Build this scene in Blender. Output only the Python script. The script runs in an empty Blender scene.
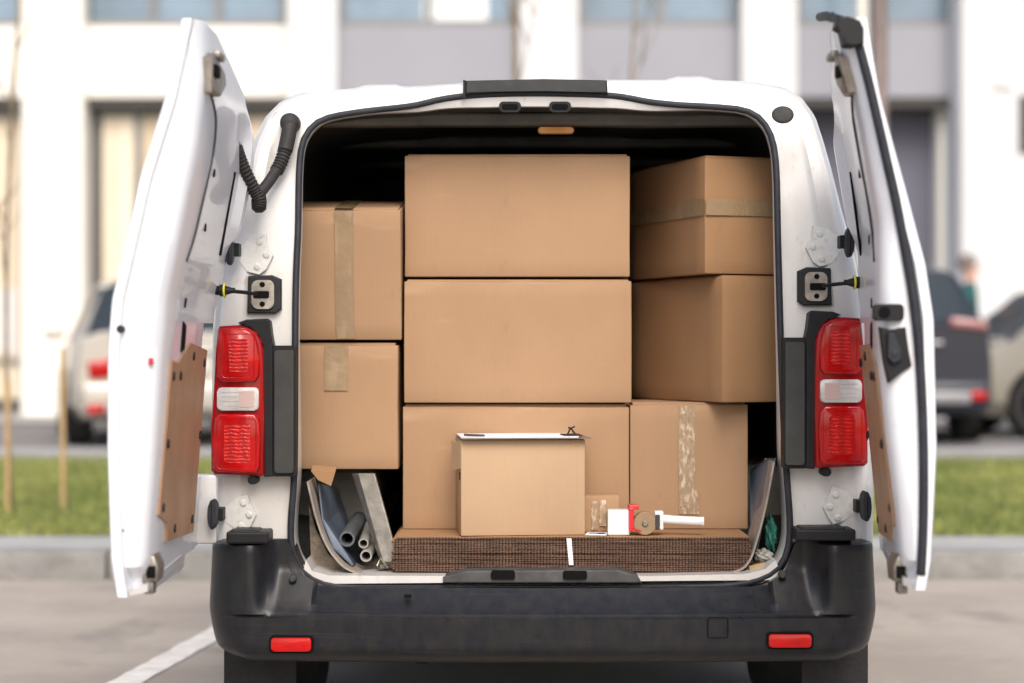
import bpy, bmesh, math, random
from mathutils import Vector, Matrix
R = math.radians
random.seed(7)
F = 1900.0; CZ = 1.136; HY = 350.0; CXP = 512.0
S = bpy.context.scene
C = S.collection

def P(px, py, Y):
    return Vector(((px-CXP)*Y/F, Y, CZ-(py-HY)*Y/F))
def smooth(a, b, x):
    t = max(0, min(1, (x-a)/(b-a))); return t*t*(3-2*t)
def interp(tab, z):
    tab = sorted(tab)
    if z <= tab[0][0]: return tab[0][1]
    for (a, va), (b, vb) in zip(tab, tab[1:]):
        if z <= b: return va+(vb-va)*(z-a)/(b-a)
    return tab[-1][1]

# ------------------------------------------------------------------ materials
def mat(name, col, rough=.5, metal=0, var=0, vscale=6, bump=0, bscale=60, coat=0, col2=None, emit=None, estr=0, trans=0, spec=.5, stretch=None, detail=6):
    m = bpy.data.materials.new(name); m.use_nodes = True
    nt = m.node_tree; b = nt.nodes['Principled BSDF']
    b.inputs['Base Color'].default_value = (*col, 1)
    b.inputs['Roughness'].default_value = rough
    b.inputs['Metallic'].default_value = metal
    b.inputs['Coat Weight'].default_value = coat
    b.inputs['Specular IOR Level'].default_value = spec
    b.inputs['Transmission Weight'].default_value = trans
    if emit:
        b.inputs['Emission Color'].default_value = (*emit, 1); b.inputs['Emission Strength'].default_value = estr
    tc = nt.nodes.new('ShaderNodeTexCoord'); mp = nt.nodes.new('ShaderNodeMapping')
    nt.links.new(tc.outputs['Object'], mp.inputs[0])
    if stretch: mp.inputs['Scale'].default_value = stretch
    if var or col2:
        n = nt.nodes.new('ShaderNodeTexNoise'); n.inputs['Scale'].default_value = vscale; n.inputs['Detail'].default_value = detail
        n.inputs['Roughness'].default_value = .62
        nt.links.new(mp.outputs[0], n.inputs[0])
        r = nt.nodes.new('ShaderNodeValToRGB')
        r.color_ramp.elements[0].position = .36; r.color_ramp.elements[1].position = .66
        c2 = col2 if col2 else tuple(max(0, c*(1-var)) for c in col)
        r.color_ramp.elements[0].color = (*c2, 1); r.color_ramp.elements[1].color = (*col, 1)
        nt.links.new(n.outputs[0], r.inputs[0]); nt.links.new(r.outputs[0], b.inputs['Base Color'])
        rr = nt.nodes.new('ShaderNodeMapRange'); rr.inputs['To Min'].default_value = min(1, rough+.12); rr.inputs['To Max'].default_value = max(.03, rough-.06)
        nt.links.new(n.outputs[0], rr.inputs[0]); nt.links.new(rr.outputs[0], b.inputs['Roughness'])
    if bump:
        n2 = nt.nodes.new('ShaderNodeTexNoise'); n2.inputs['Scale'].default_value = bscale; n2.inputs['Detail'].default_value = 4
        nt.links.new(mp.outputs[0], n2.inputs[0])
        bp = nt.nodes.new('ShaderNodeBump'); bp.inputs['Strength'].default_value = bump; bp.inputs['Distance'].default_value = .01
        nt.links.new(n2.outputs[0], bp.inputs['Height']); nt.links.new(bp.outputs[0], b.inputs['Normal'])
    return m

def cardboard(name, col, ribs=True):
    m = bpy.data.materials.new(name); m.use_nodes = True
    nt = m.node_tree; b = nt.nodes['Principled BSDF']; b.inputs['Roughness'].default_value = .82
    b.inputs['Specular IOR Level'].default_value = .25
    tc = nt.nodes.new('ShaderNodeTexCoord')
    def noise(scale, st, det=4):
        mp = nt.nodes.new('ShaderNodeMapping'); mp.inputs['Scale'].default_value = st
        n = nt.nodes.new('ShaderNodeTexNoise'); n.inputs['Scale'].default_value = scale; n.inputs['Detail'].default_value = det
        nt.links.new(tc.outputs['Object'], mp.inputs[0]); nt.links.new(mp.outputs[0], n.inputs[0]); return n.outputs[0]
    big = noise(3.0, (1, 1, 1), 3); fib = noise(90, (1, 1, .16), 5); spk = noise(420, (1, 1, .5), 2)
    def mixc(fac, c1, c2, lo, hi):
        mr = nt.nodes.new('ShaderNodeMapRange'); mr.inputs['From Min'].default_value = .3; mr.inputs['From Max'].default_value = .7
        mr.inputs['To Min'].default_value = lo; mr.inputs['To Max'].default_value = hi
        nt.links.new(fac, mr.inputs[0])
        x = nt.nodes.new('ShaderNodeMix'); x.data_type = 'RGBA'
        nt.links.new(mr.outputs[0], x.inputs['Factor'])
        for k, c in ((6, c1), (7, c2)):
            if isinstance(c, tuple): x.inputs[k].default_value = (*c, 1)
            else: nt.links.new(c, x.inputs[k])
        return x.outputs[2]
    dk = tuple(c*.84 for c in col); lt = tuple(min(1, c*1.08) for c in col)
    a = mixc(big, dk, col, 0.15, 1.0)
    a = mixc(fib, a, lt, 0, .18)
    a = mixc(spk, a, tuple(c*.62 for c in col), 0, .12)
    # faint vertical fluting showing through the liner
    w = nt.nodes.new('ShaderNodeTexWave'); w.wave_type = 'BANDS'; w.bands_direction = 'DIAGONAL'
    mp = nt.nodes.new('ShaderNodeMapping'); mp.inputs['Scale'].default_value = (1, 1, 0)
    nt.links.new(tc.outputs['Object'], mp.inputs[0]); nt.links.new(mp.outputs[0], w.inputs[0])
    w.inputs['Scale'].default_value = 55; w.inputs['Distortion'].default_value = 1.2
    a = mixc(w.outputs[1], a, tuple(c*.80 for c in col), 0, .05)
    nt.links.new(a, b.inputs['Base Color'])
    bp = nt.nodes.new('ShaderNodeBump'); bp.inputs['Strength'].default_value = .18; bp.inputs['Distance'].default_value = .004
    nt.links.new(big, bp.inputs['Height'])
    bp2 = nt.nodes.new('ShaderNodeBump'); bp2.inputs['Strength'].default_value = .06; bp2.inputs['Distance'].default_value = .001
    nt.links.new(w.outputs[1], bp2.inputs['Height']); nt.links.new(bp.outputs[0], bp2.inputs['Normal']); nt.links.new(bp2.outputs[0], b.inputs['Normal'])
    return m

M = {}
M['paint'] = mat('white_van_paint', (.60, .60, .595), .30, var=.10, vscale=7, coat=.4, col2=(.53, .515, .49), stretch=(1, 1, .35))
M['door'] = mat('white_door_paint', (.73, .75, .785), .28, var=.04, vscale=4, coat=.4)
M['plate'] = mat('painted_hinge', (.64, .64, .61), .4, var=.12, vscale=30)
M['bumper'] = mat('grey_black_bumper_plastic', (.008, .0095, .014), .28, col2=(.016, .016, .017), vscale=28, bump=.06, bscale=500, stretch=(1, 1, .6), detail=9, spec=.34)
M['plastic'] = mat('black_plastic', (.010, .011, .013), .5, spec=.3, var=.3, vscale=20, bump=.05, bscale=300)
M['greyplastic'] = mat('dark_grey_plastic', (.050, .052, .050), .6, spec=.3, var=.25, vscale=12)
M['rubber'] = mat('rubber_seal', (.026, .029, .037), .55, spec=.3, var=.3, vscale=25)
M['conduit'] = mat('conduit_rubber', (.036, .034, .032), .6, spec=.3, var=.3, vscale=40)
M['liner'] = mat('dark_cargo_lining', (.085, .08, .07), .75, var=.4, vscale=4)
M['rib'] = mat('cargo_rib', (.24, .23, .20), .6, var=.4, vscale=5)
M['red'] = mat('red_lamp_lens', (.50, .002, .003), .1, coat=.25, spec=.35, var=.35, vscale=14)
M['redd'] = mat('red_lamp_housing', (.32, .001, .002), .14, coat=.25, spec=.3, var=.2, vscale=9)
M['redl'] = mat('red_lamp_ridge', (.66, .014, .012), .12, coat=1)
M['clear'] = mat('clear_lamp_lens', (.62, .60, .58), .12, coat=.8, var=.25, vscale=18)
M['clear2'] = mat('clear_lamp_ridge', (.55, .40, .37), .15, coat=.8)
M['hard'] = mat('brown_hardboard', (.40, .235, .135), .5, var=.16, vscale=8, bump=.04, bscale=200)
M['metal'] = mat('worn_metal', (.34, .31, .27), .42, .75, var=.45, vscale=25)
M['alu'] = mat('aluminium_bar', (.55, .53, .48), .42, .6, var=.5, vscale=18)
M['hole'] = mat('dark_hole', (.005, .005, .005), .8, spec=.1)
M['yellow'] = mat('yellow_ring', (.75, .68, .05), .5)
M['dred'] = mat('dark_red_sticker', (.45, .02, .04), .5)
M['amber'] = mat('amber_courtesy_lamp', (.5, .22, .06), .15, emit=(1, .40, .10), estr=.10)
M['card'] = cardboard('kraft_cardboard', (.392, .245, .142))
M['card2'] = cardboard('kraft_cardboard_redder', (.34, .195, .098))
M['cardl'] = cardboard('pale_cardboard', (.485, .335, .21))
M['tape'] = mat('brown_packing_tape', (.31, .215, .125), .22, var=.14, vscale=14, bump=.2, bscale=45, coat=.3)
M['tapel'] = mat('clear_packing_tape', (.36, .255, .155), .12, var=.15, vscale=30, bump=.7, bscale=60, coat=1, stretch=(1, 1, .5))
M['white'] = mat('white_plastic', (.78, .78, .78), .3, var=.08, vscale=20)
M['redpl'] = mat('red_plastic', (.60, .02, .03), .35)
M['paper'] = mat('white_paper', (.75, .76, .82), .6, var=.06, vscale=6)
M['board'] = mat('brown_board', (.16, .12, .09), .5)
M['mat'] = mat('grey_rubber_mat', (.33, .29, .25), .65, var=.35, vscale=16)
M['dust'] = mat('dusty_floor', (.30, .25, .19), .85, col2=(.12, .10, .08), vscale=22, bump=.4, bscale=90)
M['blue'] = mat('blue_grey_sheet', (.12, .155, .21), .4, var=.4, vscale=9)
M['pipe'] = mat('grey_pipe', (.38, .37, .34), .4, .3, var=.25, vscale=25)
M['dpipe'] = mat('dark_grey_pipe', (.11, .12, .13), .4, var=.25, vscale=25)
M['green'] = mat('green_cloth', (.03, .20, .15), .8, var=.4, vscale=20)
M['wood'] = mat('pale_wood', (.50, .33, .15), .7, var=.3, vscale=30)
M['rag'] = mat('pale_rag', (.45, .44, .40), .9, var=.3, vscale=30)
M['tyre'] = mat('tyre_rubber', (.018, .018, .018), .75, var=.3, vscale=30, bump=.3, bscale=60)
M['rim'] = mat('steel_rim', (.30, .30, .31), .4, .6)
M['under'] = mat('dirty_underbody', (.03, .026, .022), .85, var=.5, vscale=9)
M['glass'] = mat('dark_car_glass', (.03, .04, .045), .06, coat=.5)

def prism_mat():
    m = bpy.data.materials.new('red_prism_lens'); m.use_nodes = True
    nt = m.node_tree; b = nt.nodes['Principled BSDF']; b.inputs['Roughness'].default_value = .12; b.inputs['Coat Weight'].default_value = .3
    tc = nt.nodes.new('ShaderNodeTexCoord'); hs = []
    for d, sc in (('Z', 30), ('X', 9)):
        w = nt.nodes.new('ShaderNodeTexWave'); w.bands_direction = d; w.inputs['Scale'].default_value = sc; w.inputs['Distortion'].default_value = 2.5; w.inputs['Detail Scale'].default_value = 3
        nt.links.new(tc.outputs['Object'], w.inputs[0]); hs.append(w.outputs[1])
    mu = nt.nodes.new('ShaderNodeMath'); mu.operation = 'MULTIPLY'; nt.links.new(hs[0], mu.inputs[0]); nt.links.new(hs[1], mu.inputs[1])
    r = nt.nodes.new('ShaderNodeValToRGB'); r.color_ramp.elements[0].color = (.40, .003, .004, 1); r.color_ramp.elements[1].color = (.66, .016, .012, 1)
    r.color_ramp.elements[1].position = .8
    nt.links.new(mu.outputs[0], r.inputs[0]); nt.links.new(r.outputs[0], b.inputs['Base Color'])
    bp = nt.nodes.new('ShaderNodeBump'); bp.inputs['Strength'].default_value = .5; bp.inputs['Distance'].default_value = .002
    nt.links.new(hs[0], bp.inputs['Height']); nt.links.new(bp.outputs[0], b.inputs['Normal'])
    return m
M['redl'] = prism_mat()
# brown corrugated edge of flattened boxes
def edge_mat():
    m = bpy.data.materials.new('corrugated_edge'); m.use_nodes = True
    nt = m.node_tree; b = nt.nodes['Principled BSDF']; b.inputs['Roughness'].default_value = .9
    tc = nt.nodes.new('ShaderNodeTexCoord'); mp = nt.nodes.new('ShaderNodeMapping'); mp.inputs['Scale'].default_value = (1, 1, 1.6)
    nt.links.new(tc.outputs['Object'], mp.inputs[0])
    v = nt.nodes.new('ShaderNodeTexWave'); v.bands_direction = 'X'; v.inputs['Scale'].default_value = 34; v.inputs['Distortion'].default_value = 3; v.inputs['Detail Scale'].default_value = 6; nt.links.new(mp.outputs[0], v.inputs[0])
    n = nt.nodes.new('ShaderNodeTexNoise'); n.inputs['Scale'].default_value = 14; n.inputs['Detail'].default_value = 6; nt.links.new(tc.outputs['Object'], n.inputs[0])
    r = nt.nodes.new('ShaderNodeValToRGB'); r.color_ramp.elements[0].position = .12; r.color_ramp.elements[1].position = .85
    r.color_ramp.elements[0].color = (.028, .012, .009, 1); r.color_ramp.elements[1].color = (.16, .095, .062, 1)
    nt.links.new(v.outputs[1], r.inputs[0])
    x = nt.nodes.new('ShaderNodeMix'); x.data_type = 'RGBA'; x.blend_type = 'MULTIPLY'; x.inputs['Factor'].default_value = .55
    r2 = nt.nodes.new('ShaderNodeValToRGB'); r2.color_ramp.elements[0].position = .3; r2.color_ramp.elements[0].color = (.35, .3, .28, 1); r2.color_ramp.elements[1].position = .6
    nt.links.new(n.outputs[0], r2.inputs[0]); nt.links.new(r.outputs[0], x.inputs[6]); nt.links.new(r2.outputs[0], x.inputs[7])
    nt.links.new(x.outputs[2], b.inputs['Base Color'])
    return m
M['edge'] = edge_mat()

def overlay(m, col, scale, stretch, lo, hi, fac, detail=5):
    nt = m.node_tree; b = nt.nodes['Principled BSDF']; inp = b.inputs['Base Color']
    tc = nt.nodes.new('ShaderNodeTexCoord'); mp = nt.nodes.new('ShaderNodeMapping'); mp.inputs['Scale'].default_value = stretch
    mp.inputs['Location'].default_value = (scale*.37, 1.3, scale*.11)
    n = nt.nodes.new('ShaderNodeTexNoise'); n.inputs['Scale'].default_value = scale; n.inputs['Detail'].default_value = detail
    nt.links.new(tc.outputs['Object'], mp.inputs[0]); nt.links.new(mp.outputs[0], n.inputs[0])
    r = nt.nodes.new('ShaderNodeMapRange'); r.inputs['From Min'].default_value = lo; r.inputs['From Max'].default_value = hi; r.inputs['To Max'].default_value = fac
    nt.links.new(n.outputs[0], r.inputs[0])
    x = nt.nodes.new('ShaderNodeMix'); x.data_type = 'RGBA'; nt.links.new(r.outputs[0], x.inputs['Factor'])
    if inp.links: nt.links.new(inp.links[0].from_socket, x.inputs[6])
    else: x.inputs[6].default_value = inp.default_value
    x.inputs[7].default_value = (*col, 1); nt.links.new(x.outputs[2], inp)
overlay(M['bumper'], (.10, .095, .09), 5, (.5, 1, 16), .60, .76, .16, 8)
overlay(M['bumper'], (.06, .057, .053), 90, (1, 1, 1), .66, .76, .3)
overlay(M['paint'], (.42, .37, .30), 38, (1, 1, .5), .62, .74, .45)
overlay(M['paint'], (.50, .46, .40), 3, (1, 1, .6), .56, .72, .35)
overlay(M['door'], (.55, .52, .48), 45, (1, 1, .6), .66, .76, .35)
overlay(M['card'], (.27, .17, .10), 30, (1, 1, .35), .66, .76, .35)
overlay(M['card'], (.50, .37, .26), 7, (.35, .35, 2.2), .60, .72, .30, 8)
overlay(M['card2'], (.22, .13, .07), 26, (1, 1, .35), .64, .76, .35)
overlay(M['tapel'], (.72, .60, .46), 75, (1.3, 1, .5), .52, .64, .6)  # pale streaks paint glints into the colour of the crinkled tape
overlay(M['tape'], (.38, .275, .175), 24, (1, 1, .3), .56, .66, .5)
overlay(M['plate'], (.40, .33, .26), 60, (1, 1, 1), .58, .7, .5)
# ------------------------------------------------------------------ object helpers
def link(name, bm, mats, parent=None, smooth_=False, recalc=True):
    if recalc: bmesh.ops.recalc_face_normals(bm, faces=bm.faces)
    me = bpy.data.meshes.new(name); bm.to_mesh(me); bm.free()
    if smooth_ is True:
        for p in me.polygons: p.use_smooth = True
    elif smooth_:
        for p in me.polygons: p.use_smooth = True
        me.set_sharp_from_angle(angle=R(smooth_))
    if not isinstance(mats, (list, tuple)): mats = [mats]
    for m in mats: me.materials.append(M[m] if isinstance(m, str) else m)
    o = bpy.data.objects.new(name, me); C.objects.link(o)
    if parent:
        o.parent = parent
        o.matrix_parent_inverse = parent.matrix_world.inverted() if False else Matrix.Identity(4)
        t = Vector((0, 0, 0)); q = parent
        while q: t += q.location; q = q.parent
        o.location = -t          # geometry is given in world coordinates
    return o
def empty(name, loc, label, cat, group=None):
    o = bpy.data.objects.new(name, None); C.objects.link(o); o.location = loc; o.empty_display_size = .1
    tag(o, label, cat, group); return o
def tag(o, label=None, cat=None, group=None, kind=None):
    if label: o['label'] = label
    if cat: o['category'] = cat
    if group: o['group'] = group
    if kind: o['kind'] = kind
    return o
def addbox(bm, c, s, rot=None, bev=0, mi=0, seg=2):
    r = bmesh.ops.create_cube(bm, size=1.0); vs = r['verts']
    mt = Matrix.Diagonal((*s, 1)); 
    if rot is not None: mt = rot.to_4x4() @ mt
    bmesh.ops.transform(bm, matrix=Matrix.Translation(Vector(c)) @ mt, verts=vs)
    fs = list({f for v in vs for f in v.link_faces})
    for f in fs: f.material_index = mi
    if bev:
        es = list({e for v in vs for e in v.link_edges})
        bmesh.ops.bevel(bm, geom=es, offset=bev, segments=seg, affect='EDGES', profile=.5)
def boxp(bm, x0, y0, x1, y1, Ya, Yb, bev=0, mi=0):
    a = P(x0, y1, Ya); b = P(x1, y0, Ya)
    addbox(bm, ((a.x+b.x)/2, (Ya+Yb)/2, (a.z+b.z)/2), (b.x-a.x, Yb-Ya, b.z-a.z), bev=bev, mi=mi)
def slab(bm, pts, d, bev=0, mi=0):
    """pts: world points of the near outline, d: thickness vector"""
    d = Vector(d); f = [bm.verts.new(p) for p in pts]; k = [bm.verts.new(Vector(p)+d) for p in pts]
    n = len(pts); fa = bm.faces.new(f); fb = bm.faces.new(k[::-1]); fs = [fa, fb]
    for i in range(n): fs.append(bm.faces.new((f[i], k[i], k[(i+1) % n], f[(i+1) % n])))
    for x in fs: x.material_index = mi
    if bev:
        bmesh.ops.bevel(bm, geom=list(fa.edges), offset=bev, segments=3, affect='EDGES', profile=.5)
def rrect(x0, y0, x1, y1, r, n=5):
    out = []
    for cx, cy, a0 in ((x1-r, y0+r, -90), (x1-r, y1-r, 0), (x0+r, y1-r, 90), (x0+r, y0+r, 180)):
        for i in range(n+1):
            a = R(a0+90*i/n); out.append((cx+r*math.cos(a), cy+r*math.sin(a)))
    return out
def pslab(bm, pts, Ya, Yb, bev=0, mi=0):
    slab(bm, [P(x, y, Ya) for x, y in pts], (0, Yb-Ya, 0), bev, mi)
def catmull(pts, n=8, closed=False):
    out = []; N = len(pts); pts = [Vector(p) for p in pts]
    rng = range(N if closed else N-1)
    for i in rng:
        g = lambda k: pts[k % N] if closed else pts[max(0, min(N-1, k))]
        p0, p1, p2, p3 = g(i-1), g(i), g(i+1), g(i+2)
        for j in range(n):
            t = j/n
            out.append(.5*((2*p1)+(p2-p0)*t+(2*p0-5*p1+4*p2-p3)*t*t+(3*p1-p0-3*p2+p3)*t**3))
    if not closed: out.append(pts[-1])
    return out
def tube(bm, pts, rad, seg=10, closed=False, mi=0, flat=1.0):
    pts = [Vector(p) for p in pts]; n = len(pts); rings = []
    up = Vector((0, 0, 1)); prev = None
    for i, p in enumerate(pts):
        a = pts[(i-1) % n] if (closed or i > 0) else p
        b = pts[(i+1) % n] if (closed or i < n-1) else p
        t = (b-a).normalized()
        if prev is None:
            ref = Vector((0, 1, 0)) if abs(t.y) < .9 else Vector((0, 0, 1))
            u = t.cross(ref).normalized()
        else:
            u = (prev-t*prev.dot(t)).normalized()
        prev = u; v = t.cross(u)
        r = rad(i/(n-1)) if callable(rad) else rad
        rings.append([bm.verts.new(p+(u*math.cos(2*math.pi*k/seg)+v*math.sin(2*math.pi*k/seg)*flat)*r) for k in range(seg)])
    m = n if closed else n-1
    for i in range(m):
        A, B = rings[i], rings[(i+1) % n]
        for k in range(seg):
            f = bm.faces.new((A[k], A[(k+1) % seg], B[(k+1) % seg], B[k])); f.material_index = mi
    if not closed:
        bm.faces.new(rings[0][::-1]).material_index = mi; bm.faces.new(rings[-1]).material_index = mi
def lathe(bm, c, axis, prof, seg=24, mi=0):
    """prof: (distance along axis, radius)"""
    axis = Vector(axis).normalized(); ref = Vector((0, 0, 1)) if abs(axis.z) < .9 else Vector((1, 0, 0))
    u = axis.cross(ref).normalized(); v = axis.cross(u); rings = []
    for d, r in prof:
        rings.append([bm.verts.new(Vector(c)+axis*d+(u*math.cos(2*math.pi*k/seg)+v*math.sin(2*math.pi*k/seg))*max(r, 1e-4)) for k in range(seg)])
    for A, B in zip(rings, rings[1:]):
        for k in range(seg): bm.faces.new((A[k], A[(k+1) % seg], B[(k+1) % seg], B[k])).material_index = mi
    bm.faces.new(rings[0][::-1]).material_index = mi; bm.faces.new(rings[-1]).material_index = mi
def NB(): return bmesh.new()

# ================================================================== SETTING
def sheet(name, pts, m, kind='structure'):
    bm = NB(); bm.faces.new([bm.verts.new(p) for p in pts]); o = link(name, bm, m, recalc=False)
    return tag(o, kind=kind)
asph = mat('worn_asphalt', (.46, .405, .345), .88, col2=(.345, .30, .258), vscale=1.1, bump=.9, bscale=160, detail=12)
kerbm = mat('kerb_concrete', (.29, .285, .27), .85, var=.3, vscale=5, bump=.4, bscale=60, detail=9)
road = mat('far_road_asphalt', (.20, .19, .185), .85, var=.2, vscale=2)
pavem = mat('pavement_concrete', (.37, .365, .35), .85, var=.15, vscale=3)
soil = mat('lawn_soil', (.10, .13, .035), .95, var=.4, vscale=4)
overlay(asph, (.13, .12, .115), 210, (1, 1, 1), .60, .72, .6)
overlay(asph, (.46, .43, .40), 170, (1, 1, 1), .62, .74, .5)
overlay(asph, (.17, .155, .14), 2.2, (1, .6, 1), .60, .70, .45)
overlay(kerbm, (.16, .145, .125), 9, (1, 1, 2), .55, .68, .5)
linem = mat('worn_line_paint', (.80, .78, .74), .7, col2=(.60, .56, .50), vscale=9, detail=10)
sheet('ground', [(-300, -60, 0), (300, -60, 0), (300, 9.5, 0), (-300, 9.5, 0)], asph)
KY = 9.38
bm = NB()
x = -40.0
while x < 40:
    addbox(bm, (x+.5, KY+.10, .045), (.985, .20, .19), bev=.014); x += 1.0
tag(link('kerb', bm, kerbm, smooth_=40), kind='structure')
sheet('pavement', [(-300, KY+.2, .136), (300, KY+.2, .136), (300, 10.2, .136), (-300, 10.2, .136)], pavem)
sheet('lawn_ground', [(-300, 10.2, .128), (300, 10.2, .128), (300, 15.2, .262), (-300, 15.2, .262)], soil)
bm = NB(); addbox(bm, (0, 15.28, .23), (600, .16, .16), bev=.01); tag(link('far_kerb', bm, kerbm), kind='structure')
sheet('far_pavement', [(-300, 15.36, .305), (300, 15.36, .305), (300, 16.1, .305), (-300, 16.1, .305)], pavem)
sheet('road', [(-300, 16.1, .296), (300, 16.1, .296), (300, 21.5, .296), (-300, 21.5, .296)], road)
sheet('far_ground', [(-300, 21.5, .32), (300, 21.5, .32), (300, 900, .32), (-300, 900, .32)], pavem)
bm = NB()
def gl(x, y): return Vector((x, y, .004))
a0 = gl(-1.415, 5.6); a1 = gl(-.99, 9.36)
N = 60; L = []; Rr = []
for i in range(N+1):
    p = a0.lerp(a1, i/N); w = .058
    L.append(bm.verts.new(p+Vector((-w+random.uniform(-.006, .006), 0, 0)))); Rr.append(bm.verts.new(p+Vector((w+random.uniform(-.006, .006), 0, 0))))
for i in range(N): bm.faces.new((L[i], Rr[i], Rr[i+1], L[i+1]))
tag(link('parking_line', bm, linem, recalc=False), kind='structure')

# grass blades
gm = bpy.data.materials.new('grass_blades'); gm.use_nodes = True
nt = gm.node_tree; b = nt.nodes['Principled BSDF']; b.inputs['Roughness'].default_value = .6
tc = nt.nodes.new('ShaderNodeTexCoord'); n = nt.nodes.new('ShaderNodeTexNoise'); n.inputs['Scale'].default_value = 1.3; n.inputs['Detail'].default_value = 8; n.inputs['Roughness'].default_value = .7
nt.links.new(tc.outputs['Object'], n.inputs[0]); r = nt.nodes.new('ShaderNodeValToRGB')
r.color_ramp.elements[0].position = .38; r.color_ramp.elements[0].color = (.13, .17, .03, 1)
r.color_ramp.elements[1].position = .62; r.color_ramp.elements[1].color = (.36, .36, .10, 1)
nt.links.new(n.outputs[0], r.inputs[0]); nt.links.new(r.outputs[0], b.inputs['Base Color'])
vs = []; fs = []
for i in range(70000):
    y = 10.22+4.96*random.random(); X = random.uniform(-.42, .42)*y*1.0
    z = .128+(y-10.2)/5*.134; h = random.uniform(.018, .05); a = random.uniform(0, math.pi); w = .006
    dx, dy = math.cos(a)*w, math.sin(a)*w; k = len(vs)
    vs += [(X-dx, y-dy, z), (X+dx, y+dy, z), (X+random.uniform(-.02, .02), y+random.uniform(-.02, .02), z+h)]; fs.append((k, k+1, k+2))
me = bpy.data.meshes.new('grass'); me.from_pydata(vs, [], fs); me.materials.append(gm)
o = bpy.data.objects.new('grass', me); C.objects.link(o); tag(o, 'short green lawn grass in the strip beyond the kerb', 'grass', kind='stuff')

# ================================================================== BUILDING
BY = 24.0
bw = mat('white_render', (.66, .665, .67), .8, var=.05, vscale=.7)
bcream_glow = mat('cream_glow_render', (.84, .81, .74), .8, var=.04, vscale=.8)  # on left pillars and spandrels this lighter cream paints the warm glow
bgrey = mat('lavender_grey_panel', (.31, .315, .35), .7, var=.06, vscale=.8)
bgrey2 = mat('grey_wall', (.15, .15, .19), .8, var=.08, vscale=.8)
bfr = mat('grey_window_frame', (.20, .20, .20), .5)
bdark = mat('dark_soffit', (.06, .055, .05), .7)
bglass = mat('blue_window_glass', (.22, .31, .40), .12, var=.4, vscale=.5, coat=.5)
bblind = mat('pale_blind', (.75, .79, .80), .6)
brefl = mat('beige_painted_reflection', (.55, .43, .29), .8, col2=(.78, .70, .56), vscale=1.6, stretch=(3, 1, .1))  # warm reflection in the shop glass, painted on thin panels
bint = mat('dark_interior_glass', (.11, .11, .10), .12, coat=.4)
bld = empty('building', (1.5, BY, .3), 'white and grey office building with broad pillars, behind the parked cars', 'building')
ZG = .3
def wb(name, px0, px1, z0, z1, Ya, Yb, m, bev=0, parent=bld):
    bm = NB(); a = (px0-CXP)*Ya/F; b_ = (px1-CXP)*Ya/F
    addbox(bm, ((a+b_)/2, (Ya+Yb)/2, (z0+z1)/2), (abs(b_-a), Yb-Ya, z1-z0), bev=bev); return link(name, bm, m, parent)
def zy(py, Y=BY): return CZ-(py-HY)*Y/F
cols = [(-440, -380), (-210, -150), (22, 82), (287, 337), (520, 578), (742, 797), (955, 1300)]
for i, (a, b_) in enumerate(cols):
    wb('pillar' if i < 6 else 'side_wall', a, b_, ZG, 12.5, BY-.25, BY+.6, bcream_glow if i < 3 else bw)
bays = [(-380, -210), (-150, 22), (82, 287), (337, 520), (578, 742), (797, 955)]
zs0, zs1 = zy(97), zy(26)
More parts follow.
